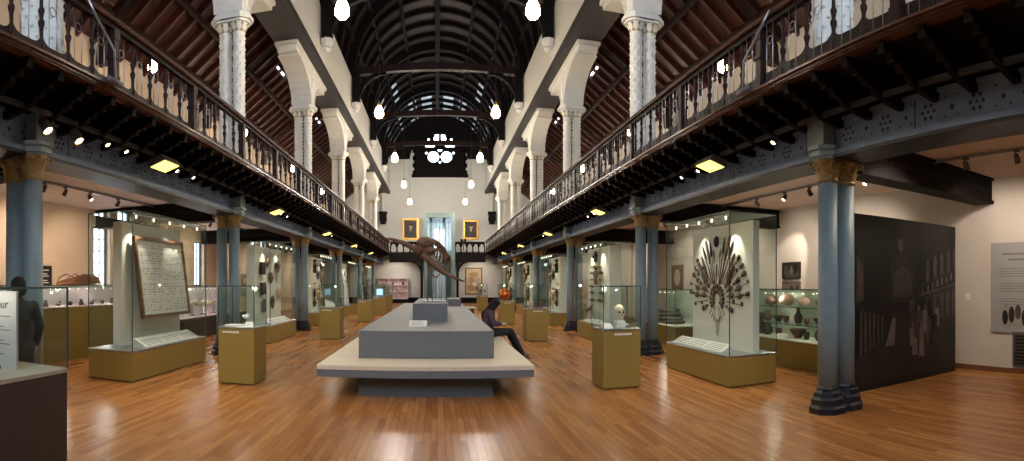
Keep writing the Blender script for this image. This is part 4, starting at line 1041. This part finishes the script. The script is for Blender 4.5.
picture('wall_photograph', 'dark photograph print on the right wall above the shelves of pots', 'photograph', (WX, 10.7, 1.92), 'x-', .72, .42, 'photo_dark', 'photo_dark', .015, [('photo_mid', [(-.3, -.18), (.3, -.18), (.3, -.02), (-.3, .04)]), ('photo_light', ov(.02, .0, .05, .12)), ('photo_mid', ov(-.2, .05, .06, .09)), ('photo_black', ov(.18, .02, .07, .15))])
picture('wall_photograph', 'photograph of three dark figures on the right wall behind the shelves of pots', 'photograph', (WX, 10.7, 1.36), 'x-', .72, .56, 'photo_light', 'photo_light', .015, [('photo_black', ov(-.2, -.06, .09, .18)), ('photo_black', ov(.02, -.02, .1, .2)), ('photo_dark', ov(.24, -.02, .08, .2)), ('photo_mid', [(-.33, -.25), (.33, -.25), (.33, -.14), (-.33, -.14)])])
picture('brown_picture', 'brown framed picture on the left wall lit from above, far along', 'picture', (-WX, 22.2, 1.5), 'x+', 1.0, 1.0, 'brown_wood', 'pot_brown', .06, [('pot_pale', ov(0, .2, .3, .12)), ('pot_dark', ov(0, -.2, .35, .12))])
picture('brown_picture', 'tall brown picture on the right wall between two glass cases', 'picture', (WX, 17.3, 1.6), 'x-', .9, 1.3, 'brown_wood', 'pot_brown', .06, [('pot_pale', ov(0, .2, .25, .3)), ('pot_dark', ov(0, -.35, .35, .15))])
t = picture('notice_panel', 'small black notice panel with pale lines on the left wall', 'notice', (-WX, 9.2, 1.75), 'x+', .5, .5, 'black', 'black', .02)
m = MB()
for k, z in enumerate((.14, .05, .0, -.1, -.15)): m.box(-.16, .16-.05*(k % 2), -.034, -.03, z, z+.02)
m.build('lettering', 'paper', t)

# ------------------------------------------------------------------ dark photo screen on the right, with the old view of a hall printed on it
t = thing('photo_screen', 'tall black free-standing screen printed with an old photograph of a hall', 'partition screen', (6.75, 5.58, 0))
MB().bbox(-1.3, 1.29, -.05, .05, 0, 2.62, .006).build('board', 'photo_black', t)
ph = [('photo_dark', [(-1.3, .1), (1.3, .1), (1.3, .5), (.2, .9), (-.35, 1.15), (-1.3, .6)]), ('photo_dark', [(-.5, 1.3), (.1, 1.3), (.1, 1.9), (-.2, 2.05), (-.5, 1.9)]), ('photo_mid', [(-.42, 1.38), (.02, 1.38), (.02, 1.75), (-.2, 1.88), (-.42, 1.75)]),
      ('photo_dark', [(.2, 1.45), (1.3, 1.75), (1.3, 1.9), (.2, 1.55)]), ('photo_mid', [(.2, 1.37), (1.3, 1.55), (1.3, 1.6), (.2, 1.41)]), ('photo_light', [(-.62, .62), (-.4, .62), (-.38, 1.05), (-.45, 1.05)]), ('photo_mid', [(-1.25, 1.3), (-1.1, 1.35), (-1.1, 1.9), (-1.25, 2.0)]),
      ('photo_mid', ov(-.25, 2.2, .06, .1)), ('photo_mid', [(.4, .6), (.55, .6), (.53, 1.15), (.42, 1.15)])]
for k in range(5): x = .4+.19*k; ph.append(('photo_mid', [(x, 1.0), (x+.13, 1.0), (x+.13, 1.38+.03*k), (x, 1.36+.03*k)]))
for k in range(5): x = .4+.2*k; ph.append(('photo_mid', [(x, 1.62+.05*k), (x+.1, 1.64+.05*k), (x+.1, 1.95+.06*k), (x+.05, 2.02+.06*k), (x, 1.93+.06*k)]))
for x, z, h in ((.1, .42, .55), (.28, .38, .6), (-.02, .75, .35), (.2, .95, .25), (.36, .9, .3)):
    ph.append(('photo_light' if h > .5 else 'photo_mid', [(x-.07, z), (x+.07, z), (x+.05, z+h*.8), (x, z+h*.85), (x-.05, z+h*.8)])); ph.append(('photo_light', ov(x, z+h*.93, .035, .05)))
ph = [(mm, [(max(-1.27, min(1.26, x)), z) for x, z in poly]) for mm, poly in ph]
random.seed(21)
for k in range(16):
    x = random.uniform(-.15, .75); z = .45+.5*random.random()+.25*abs(x-.2); h = .34+.12*random.random()
    ph.append((random.choice(('photo_mid', 'photo_dark', 'photo_light', 'photo_black')), [(x-.05, z), (x+.05, z), (x+.055, z+h*.7), (x, z+h*.82), (x-.055, z+h*.7)])); ph.append((random.choice(('photo_mid', 'photo_light')), ov(x, z+h*.9, .025, .035, 8)))
for k in range(14): x = .3+.068*k; ph.append(('photo_mid' if k % 2 else 'photo_light', [(x, 1.42+.018*k), (x+.012, 1.42+.018*k), (x+.012, 1.52+.022*k), (x, 1.52+.022*k)]))
for k in range(6): ph.append(('photo_mid', [(-1.2+.09*k, .5+.05*k), (-1.15+.09*k, .5+.05*k), (-1.15+.09*k, 1.2-.02*k), (-1.2+.09*k, 1.2-.02*k)]))
for k, (mm, poly) in enumerate(ph): MB().prism(poly, -.0515-.0004*k, -.05, 'y').build('printed_shape', mm, t)
# text panel, radiator grille and switch on the right wall
t = thing('wall_text_panel', 'grey printed text panel with a group photograph on the right wall', 'text panel', (WX, 4.15, 1.52), rz=-PI/2)
MB().box(-.8, .8, -.03, 0, -.8, .8).build('board', 'panel_grey', t); m = MB()
for k in range(2): m.box(-.55+.12*k, .5-.1*k, -.033, -.03, .58-.1*k, .61-.1*k)
for b in range(3):
    for k in range(4): m.box(-.62, .6-.13*((k+b) % 3), -.033, -.03, .33-.27*b-.045*k, .342-.27*b-.045*k)
m.build('lettering', 'ink', t)
MB().box(-.58, .62, -.033, -.03, -.7, -.3).build('photo_print', 'panel_pale', t)
for k in range(9): MB().prism(ov(-.5+.13*k, -.53+.05*(k % 3), .06, .13+.02*(k % 2)), -.035, -.033, 'y').build('printed_shape', ('photo_black', 'photo_dark', 'photo_mid')[k % 3], t)
t = thing('vent_grille', 'dark ventilation grille low on the right wall under the text panel', 'grille', (WX, 3.75, .12), rz=-PI/2)
MB().box(-.75, .75, -.04, 0, 0, .62).build('frame', 'grey_paint', t); m = MB()
for k in range(9): m.box(-.7, .7, -.05, -.04, .05+.06*k, .085+.06*k)
m.build('slats', 'black', t)
t = thing('wall_switch', 'small pale wall switch on the right wall beside the black screen', 'switch', (WX, 5.45, 1.35), rz=-PI/2); MB().bbox(-.05, .05, -.015, 0, -.06, .06, .003).build('plate', 'case_white', t); MB().box(-.012, .012, -.022, -.015, -.02, .02).build('rocker', 'wall_white', t)

# ------------------------------------------------------------------ far end: bridge gallery, lift tower, traceried window
br = thing('bridge_gallery', 'dark timber bridge gallery crossing the far end of the hall', 'gallery', (0, 41.4, 3.6))
for x0, x1 in ((-3.6, -1.05), (1.3, 3.6)):
    MB().box(x0, x1, -1.4, 2.19, -.02, .24).build('deck', 'black_wood', br); MB().box(x0, x1, -1.42, -1.25, -.45, .24).build('fascia', 'black_wood', br)
for x in (-1.18, 1.5):
    MB().bbox(x-.09, x+.09, -1.42, -1.24, -3.6, -.4, .01).build('post', 'black_wood', br)
    sg = -1 if x < 0 else 1; m = MB(); n = 8
    for k in range(n):
        c = lambda a, r: (x+sg*(.95-r*cos(a)), -1.3+r*sin(a))
        a0, a1 = PI/2*k/n, PI/2*(k+1)/n; m.prism([c(a0, .86), c(a1, .86), c(a1, 1.02), c(a0, 1.02)], -1.4, -1.26, 'y')
    m.build('brace', 'black_wood', br)
for i, (x0, x1) in enumerate(((-3.55, -1.05), (1.3, 3.55))):
    t = thing('arcaded_balustrade', 'dark arcaded balustrade on the bridge gallery, %s of the lift tower' % ('left', 'right')[i], 'balustrade', ((x0+x1)/2, 40.05, GZ)); w = (x1-x0)/2
    MB().box(-w, w, -.06, .06, .74, .86).build('handrail', 'black_wood', t); MB().box(-w, w, -.04, .04, 0, .08).build('bottom_rail', 'black_wood', t)
    n = 5 if i == 0 else 5; m = MB(); p = 2*w/n
    for k in range(n):
        xa = -w+k*p; q = [(xa+.1+(p-.2)/2*(1-cos(PI*j/8)), .5+.18*sin(PI*j/8)) for j in range(9)]
        m.prism([(xa, .74), (xa, .5)]+[(xa+.1, .5)]+q[1:-1]+[(xa+p-.1, .5), (xa+p, .5), (xa+p, .74)], -.03, .03, 'y')
    m.build('arcade', 'black_wood', t)
    for k in range(n+1): MB().lathe([(.06, .08), (.07, .14), (.045, .2), (.05, .42), (.075, .5)], 8, (-w+k*p*.98+.02, 0, 0)).build('post', 'black_wood', t)
lt = thing('lift_tower', 'grey-green glazed lift tower rising through the bridge gallery', 'lift tower', (.15, 40.6, 0))
for x in (-1.02, 1.02):
    for y in (-.9, .9): MB().box(x-.13, x+.13, y-.13, y+.13, 0, 6.7).build('post', 'shaft_green', lt)
for z in (0, 3.3, 6.45):
    m = MB(); m.box(-.9, .9, -1.0, -.8, z, z+.3); m.box(-.9, .9, .8, 1.0, z, z+.3); m.box(-1.1, -.95, -.8, .8, z, z+.3); m.box(.95, 1.1, -.8, .8, z, z+.3); m.build('ring_beam', 'shaft_green', lt)
MB().box(-1.15, 1.15, -1.03, 1.03, 6.7, 6.8).build('cap', 'shaft_green', lt)
for z in (.3, 3.6):
    MB().box(-.9, .9, .86, .9, z, z+2.85).build('back_wall', 'shaft_pane', lt)
    MB().box(-.45, .45, .8, .86, z, z+2.2).build('lift_door', 'steel', lt)
    MB().box(-.9, .9, -.92, -.9, z, z+2.85).build('glass_front', 'glass', lt)
    for x in (-.45, .0, .45): MB().box(x-.025, x+.025, -.93, -.88, z, z+2.85).build('mullion', 'shaft_green', lt)
point_light('lift_light', (.15, 40.3, 6.2), 1.2, (.85, 1, .95), .1); point_light('lift_light', (.15, 40.3, 3.0), 1.2, (.85, 1, .95), .1)
# traceried window in its dark timber panel
w = tag(bpy.data.objects.new('window_%d' % wn, None), kind='structure'); COL.objects.link(w); w.location = (.2, YE, 12.1)
MB().box(-1.6, 1.6, .12, .14, -1.0, 1.8).build('window_pane', 'day_pane', w)
def plate_with_holes(holes, x0, x1, z0, z1, hfun, d0, d1, step=.025):
    """a solid plate on a fine grid, cells falling inside a hole left out"""
    nx = int((x1-x0)/step); nz = int((z1-z0)/step); m = MB()
    solid = lambda i, j: hfun(x0+(i+.5)*step, z0+(j+.5)*step) and not any(h(x0+(i+.5)*step, z0+(j+.5)*step) for h in holes)
    for j in range(nz):
        i = 0
        while i < nx:
            if solid(i, j):
                k = i
                while k < nx and solid(k, j): k += 1
                m.box(x0+i*step, x0+k*step, d0, d1, z0+j*step, z0+(j+1)*step+.001); i = k
            else: i += 1
    return m
ci = lambda cx, cz, r: (lambda x, z: (x-cx)**2+(z-cz)**2 < r*r)
el = lambda cx, cz, rx, rz, f=None: (lambda x, z: ((x-cx)/rx)**2+((z-cz)/rz)**2 < 1 and (f is None or f(x, z)))
H = [ci(-.53, -.22, .455), ci(.53, -.22, .455), el(0, 1.25, .5, .5, lambda x, z: abs(x) > .1), el(-.82, .72, .4, .27), el(.82, .72, .4, .27), el(-.92, 1.2, .1, .1), el(.92, 1.2, .1, .1),
     lambda x, z: .2 < z < .5 and abs(x) < .36-(.5-z)*1.0, ci(0, -.65, .09), ci(-1.1, .1, .1), ci(1.1, .1, .1), ci(-.62, 1.0, .07), ci(.62, 1.0, .07)]
plate_with_holes(H, -2.1, 2.1, -1.7, 1.9, lambda x, z: True, -.02, .1).build('window_tracery', 'black_wood', w)
m = MB(); m.box(-2.3, 2.3, -.12, .0, -1.9, -1.62)
for z in (-1.7, -1.1, -.5, .1):
    for sx in (-1, 1): m.box(min(sx*1.95, sx*2.22), max(sx*1.95, sx*2.22), -.1, .0, z, z+.35)
m.box(-2.1, -1.9, -.1, 0, -1.7, .5); m.box(1.9, 2.1, -.1, 0, -1.7, .5); m.box(-2.4, 2.4, -.12, 0, .35, .55); m.build('window_surround', 'black_wood', w)
gb = MB(); n = 16
for k in range(n):
    a0, a1 = PI*k/n, PI*(k+1)/n; q = lambda a, r: (.1+r*cos(a), 11.7+(r-.35)*sin(a))
    gb.prism([q(a0, 2.35), q(a1, 2.35), q(a1, 3.9), q(a0, 3.9)], YE-.14, YE-.02, 'y')
    gb.prism([q(a0, 2.35), q(a1, 2.35), q(a1, 2.55), q(a0, 2.55)], YE-.24, YE-.12, 'y')
tag(gb.build('gable_arch', 'black_wood'), 'dark boarded timber arch around the traceried window in the far gable', 'timber arch')
# lit display shelves and panels under the bridge
t = thing('lit_shelves', 'wide pale lit shelf unit with pinkish backs at the far left', 'shelf unit', (-4.0, 43.2, 0))
MB().box(-1.6, 1.6, .3, .36, .3, 2.0).build('back_panel', 'red_pink', t)
for x in (-1.6, -.8, 0, .8, 1.56): MB().box(x, x+.05, 0, .3, .3, 2.0).build('upright', 'white_item', t)
for z in (.3, .85, 1.4, 1.95): MB().box(-1.6, 1.61, -.02, .32, z, z+.05).build('shelf', 'white_item', t)
MB().box(-1.55, 1.55, .02, .3, 0, .3).build('plinth', 'black_wood', t)
for k in range(7):
    q = thing('shelf_specimen', '%s specimen on the far lit shelves, counted from the left' % ORD[k], 'specimen', (-5.2+.4*k, 43.32, .9 if k % 2 else 1.45), 'specimens on the far lit shelves')
    MB().lathe(PP[('jar', 'vase', 'bowl')[k % 3]], 10).build('body', ('pot_dark', 'pot_brown', 'club_pale')[k % 3], q)
lt2 = thing('low_table', 'low glass-topped table with dark legs beyond the grey plinth', 'table', (1.45, 27.5, 0))
MB().bbox(-.5, .5, -.6, .6, .3, .35, .006).build('table_top', 'steel', lt2)
for x in (-.35, .35):
    for y in (-.45, .45): MB().box(x-.04, x+.04, y-.04, y+.04, 0, .3).build('leg', 'black', lt2)
for s in (-1, 1): point_light('end_wash', (s*3.2, 41.8, 3.2), 60, WARM2, .08, spot=2.2, target=(s*3.4, YE, 1.2))
t = thing('twin_spotlight', 'dark twin spotlight unit clamped to the bridge balustrade beside the lift tower', 'spotlight', (1.93, 39.93, 4.0))
MB().box(-.03, .03, -.03, .03, 0, .75).build('bar', 'black', t)
for q in (-1, 1): MB().lathe([(.09, -.14), (.11, 0), (.1, .14), (.08, .16)], 10, T=Matrix.Translation((q*.12, -.08, .8)) @ Matrix.Rotation(1.9, 4, 'X')).build('lamp_head', 'black', t); MB().box(min(0, q*.12), max(0, q*.12), -.03, .03, .6, .66).build('arm', 'black', t)

# ------------------------------------------------------------------ people
def skin_geo(V, E, R):
    """tapered limbs with round joints, melted together afterwards by fuse()"""
    m = MB(); av = lambda r: r if not isinstance(r, tuple) else (r[0]+r[1])/2
    for v, r in zip(V, R):
        q = (r, r, r) if not isinstance(r, tuple) else (r[1], r[0], av(r))
        m.ell(v, q, 14)
    for a, b in E:
        A, B = Vector(V[a]), Vector(V[b])
        m.tube([A.lerp(B, k/4) for k in range(5)], [av(R[a])+(av(R[b])-av(R[a]))*k/4 for k in range(5)], 12)
    return m.v, m.f
def chain(V, E, R, start, pts, rs):
    p = start
    for q, r in zip(pts, rs): V.append(q); R.append(r); E.append((p, len(V)-1)); p = len(V)-1
    return p
def hand(m, w, d, up, side, curl=.5, s=1.0):
    """w: wrist, d: finger direction, up: back of the hand, side: towards the thumb"""
    w, d, up, side = (Vector(v) for v in (w, d, up, side)); d.normalize(); up.normalize(); side.normalize()
    P = w+d*.055*s; m.tube([w-d*.04*s, w+d*.02*s, P], [.024*s, .026*s, .02*s], 10)
    B = Matrix((d, side, up)).transposed().to_4x4(); m.ell((0, 0, 0), (.05*s, .04*s, .017*s), 12, T=Matrix.Translation(P) @ B)
    for k, (off, ln) in enumerate(((.027, .07), (.009, .08), (-.009, .074), (-.027, .058))):
        p = w+d*.088*s+side*off*s; pts = [p-d*.02*s, p]; a = 0
        for j in range(3): a += curl; p = p+(d*cos(a)-up*sin(a))*ln*s/3*(1.25-.2*j); pts.append(p)
        m.tube(pts, [.0085*s, .0085*s, .008*s, .0075*s, .006*s], 7)
    p = w+d*.03*s+side*.03*s; m.tube([p, p+(d*.6+side*.7)*.03*s, p+(d*.9+side*.5)*.055*s, p+(d+side*.1-up*.3)*.078*s], [.011*s, .01*s, .009*s, .007*s], 7)
def fuse(o, vox, it=2):
    """melt the overlapping volumes of a figure into one continuous skin and keep that skin alone"""
    r = o.modifiers.new('fuse', 'REMESH'); r.mode = 'VOXEL'; r.voxel_size = vox; r.use_smooth_shade = True
    bpy.context.view_layer.update()
    me = bpy.data.meshes.new_from_object(o.evaluated_get(bpy.context.evaluated_depsgraph_get()))
    o.modifiers.clear()
    bm = bmesh.new(); bm.from_mesh(me); seen = set(); best = []
    for v in bm.verts:
        if v in seen: continue
        st = [v]; seen.add(v); comp = []
        while st:
            a = st.pop(); comp.append(a)
            for e in a.link_edges:
                b = e.other_vert(a)
                if b not in seen: seen.add(b); st.append(b)
        if len(comp) > len(best): best = comp
    best = set(best); bmesh.ops.delete(bm, geom=[v for v in bm.verts if v not in best], context='VERTS')
    for _ in range(it): bmesh.ops.smooth_vert(bm, verts=bm.verts, factor=.4, use_axis_x=True, use_axis_y=True, use_axis_z=True)
    for f in bm.faces: f.smooth = True
    bm.to_mesh(me); bm.free(); o.data = me
def person(name, label, base, J, headT, hair, hand_dir, vox=.006, jac='jacket', long_hair=True):
    t = thing(name, label, 'person', base)
    V = []; R = []; E = []
    V += [J['pelvis'], J['waist'], J['chest'], J['neck'], J['head']]; R += [(.12, .1), .1, (.125, .1), .05, .055]; E += [(0, 1), (1, 2), (2, 3), (3, 4)]
    for q in 'lr':
        chain(V, E, R, 2, [J['sh'+q], J['el'+q], J['wr'+q]], [.055, .042, .026])
        chain(V, E, R, 0, [J['hi'+q], J['kn'+q], J['an'+q], J['to'+q]], [.08, .058, .038, .032])
    m = MB(); m.add(*skin_geo(V, E, R), smooth=True)
    T = Matrix.Translation(J['head']) @ headT
    m.ell((0, 0, .03), (.098, .076, .1), 18, T=T); m.ell((.035, 0, -.045), (.058, .052, .062), 14, T=T); m.tube([(.09, 0, .02), (.118, 0, -.018), (.095, 0, -.028)], [.01, .015, .01], 8, T=T)
    for q in (-1, 1): m.ell((-.005, q*.077, -.0), (.02, .009, .03), 10, T=T)
    for q in 'lr': hand(m, J['wr'+q], *hand_dir[q])
    fuse(m.build('body', 'skin', t), vox)
    for q in (-1, 1): e_ = MB(); e_.ell((.083, q*.032, .022), (.012, .013, .007), 10, T=T); e_.ell((.0925, q*.031, .021), (.004, .005, .005), 8, 1, T=T); e_.build('eye', ['white_item', 'black'], t)
    m = MB(); m.ell((.09, 0, -.058), (.012, .024, .007), 10, T=T); m.build('mouth', 'red_pink', t)
    # jacket
    V = []; R = []; E = []; V += [tuple(Vector(J['pelvis'])-Vector((.0, 0, .1 if J['pelvis'][2] > .8 else .03))), J['pelvis'], J['waist'], J['chest'], tuple(Vector(J['chest']).lerp(Vector(J['neck']), .75))]; R += [(.15, .135), (.15, .135), (.13, .115), (.14, .12), .07]; E += [(0, 1), (1, 2), (2, 3), (3, 4)]
    for q in 'lr': chain(V, E, R, 3, [J['sh'+q], J['el'+q], tuple(Vector(J['el'+q]).lerp(Vector(J['wr'+q]), .9))], [.07, .058, .044])
    m = MB(); m.add(*skin_geo(V, E, R), smooth=True); c_ = Vector(J['chest']); n_ = Vector(J['neck']); p_ = Vector(J['pelvis']); m.ell(c_, (.12, .15, .15), 16); m.ell(c_.lerp(n_, .5), (.085, .13, .075), 14); m.ell(p_+Vector((0, 0, .03)), (.13, .155, .12), 16)
    fuse(m.build('jacket', jac, t), .011, 8)
    V = []; R = []; E = []; V += [tuple(Vector(J['pelvis'])+Vector((0, 0, .1))), J['pelvis']]; R += [.125, (.145, .13)]; E += [(0, 1)]
    for q in 'lr': chain(V, E, R, 1, [J['hi'+q], J['kn'+q], J['an'+q]], [.1, .072, .05])
    m = MB(); m.add(*skin_geo(V, E, R), smooth=True); m.ell(p_-Vector((0, 0, .01)), (.125, .15, .115), 16)
    for q in 'lr': m.ell(J['hi'+q], (.1, .085, .1), 12)
    fuse(m.build('trousers', 'trousers', t), .011, 5)
    for q in 'lr':
        a, o = Vector(J['an'+q]), Vector(J['to'+q]); d = (o-a); s_ = MB(); s_.tube([a-d*.28, a+d*.1, a+d*.6, o+d*.05], [.034, .048, .044, .028], 10); s_.tube([a-d*.28-Vector((0, 0, .025)), o+d*.05-Vector((0, 0, .018))], [.03, .032], 8)
        s_.build('shoe', 'shoe', t)
    m = MB(); m.ell((-.018, 0, .045), (.1, .09, .1), 18, T=T); m.ell((-.05, 0, .0), (.075, .088, .1), 16, T=T)
    if long_hair:
        for q in (-1, 1): m.ell((-.01, q*.07, -.03), (.06, .03, .13), 12, T=T)
        m.tube([T @ Vector((-.06, 0, .0)), Vector(J['neck'])+Vector((-.06, 0, .0)), Vector(J['chest'])+Vector((-.11, 0, .02)), Vector(J['chest'])+Vector((-.12, 0, -.1))], [.075, .075, .06, .03], 12)
    fuse(m.build('hair', 'hair', t), .01)
    return t
J = dict(pelvis=(-.02, 0, .60), waist=(-.05, 0, .76), chest=(-.0, 0, .93), neck=(.08, 0, 1.06), head=(.13, 0, 1.13),
         shl=(.02, .16, .97), shr=(.02, -.16, .97), ell=(.06, .2, .77), elr=(.08, -.2, .76), wrl=(.25, .06, .755), wrr=(.25, -.07, .75),
         hil=(.04, .09, .58), hir=(.04, -.09, .58), knl=(.42, .1, .58), knr=(.44, -.07, .6), anl=(.66, .08, .1), anr=(.7, -.1, .13), tol=(.8, .09, .04), tor=(.84, -.11, .08))
person('seated_person', 'person with long dark hair in a dark jacket sitting on the bench, head bowed', (1.06, 11.0, 0), J, Matrix.Rotation(.65, 4, 'Y'), 'hair',
       {'l': ((1, -.3, .1), (0, .3, 1), (0, -1, .2), .45), 'r': ((1, .3, .1), (0, -.3, 1), (0, 1, .2), .45)})
ph = thing('mobile_phone', 'small dark phone held in the hands of the seated person', 'phone', (1.42, 11.0, .745)); T = Matrix.Rotation(-.6, 4, 'Y')
MB().bbox(-.07, .07, -.036, .036, 0, .009, .002, T=T).build('case', 'black', ph); MB().box(-.062, .062, -.032, .032, .009, .0095, T=T).build('screen', 'photo_dark', ph)
J = dict(pelvis=(0, 0, .94), waist=(0, 0, 1.08), chest=(0, 0, 1.27), neck=(.01, 0, 1.44), head=(.02, 0, 1.53), shl=(0, .17, 1.34), shr=(0, -.17, 1.34), ell=(-.02, .24, 1.12), elr=(-.02, -.24, 1.12),
         wrl=(.08, .22, .9), wrr=(.08, -.22, .9), hil=(0, .09, .9), hir=(0, -.09, .9), knl=(.02, .1, .5), knr=(.02, -.1, .5), anl=(-.02, .1, .09), anr=(-.02, -.1, .09), tol=(.13, .11, .04), tor=(.13, -.11, .04))
v = person('standing_visitor', 'person in dark clothes standing behind the dark glass case, back turned', (-4.2, 4.22, 0), J, Matrix.Rotation(.15, 4, 'Y'), 'hair',
       {'l': ((.2, 0, -1), (0, 1, 0), (1, 0, .2), .3), 'r': ((.2, 0, -1), (0, -1, 0), (1, 0, .2), .3)}, jac='trousers', long_hair=False)
v.rotation_euler = (0, 0, 2.6)

# ------------------------------------------------------------------ general light of the hall
for i, y in enumerate(YC[1:]):
    for s in (-1, 1): point_light('pendant_light', (s*1.92, y-.5*(i == 0), 6.85), 66 if i < 2 else (140 if i < 4 else 210), NEUT, .15)
p1 = make_pendant(2.8)
for s in (-1, 1):       # pendants over the upper aisles
    for i, y in enumerate(YC):
        c = p1 if (s, i) == (-1, 0) else dup(p1)
        c.location = (s*6.75, y+.3, 7.1); c.scale = (.6, .6, .72); c['group'] = 'pendant lamps of the upper aisles'
        c['label'] = 'small pendant lamp over the %s upper aisle behind the balustrade, %s from the camera' % (SIDE[s], ORD[i])
        point_light('upper_light', (s*6.75, y+.3, 6.7), 10, NEUT, .12)

W = bpy.data.worlds.new('world'); SC.world = W; W.use_nodes = True
nt = W.node_tree; sky = nt.nodes.new('ShaderNodeTexSky'); sky.sky_type = 'NISHITA'; sky.sun_elevation = .6; sky.sun_disc = False
nt.links.new(sky.outputs[0], nt.nodes['Background'].inputs[0]); nt.nodes['Background'].inputs[1].default_value = .2

# ------------------------------------------------------------------ camera: a phone panorama, i.e. a central cylindrical lens
cd = bpy.data.cameras.new('camera'); co = bpy.data.objects.new('camera', cd); COL.objects.link(co); SC.camera = co
co.location = (0, 0, 1.6); co.rotation_euler = (PI/2, 0, 0)
FPX, PX0, PYH = 535., 437.5, 283.
cd.type = 'PANO'; cd.panorama_type = 'CENTRAL_CYLINDRICAL'
cd.central_cylindrical_range_u_min = -PX0/FPX; cd.central_cylindrical_range_u_max = (1024-PX0)/FPX
cd.central_cylindrical_range_v_min = (PYH-461)/FPX; cd.central_cylindrical_range_v_max = PYH/FPX
cd.central_cylindrical_radius = 1; cd.clip_start = .05; cd.clip_end = 200

vs_ = SC.view_settings; vs_.view_transform = 'Standard'; vs_.look = 'None'; vs_.exposure = .95; vs_.gamma = 1; vs_.use_curve_mapping = False
try:
    SC.cycles.use_denoising = True; SC.cycles.max_bounces = 8; SC.cycles.diffuse_bounces = 4; SC.cycles.transparent_max_bounces = 40; SC.cycles.sample_clamp_indirect = 6
except Exception: pass
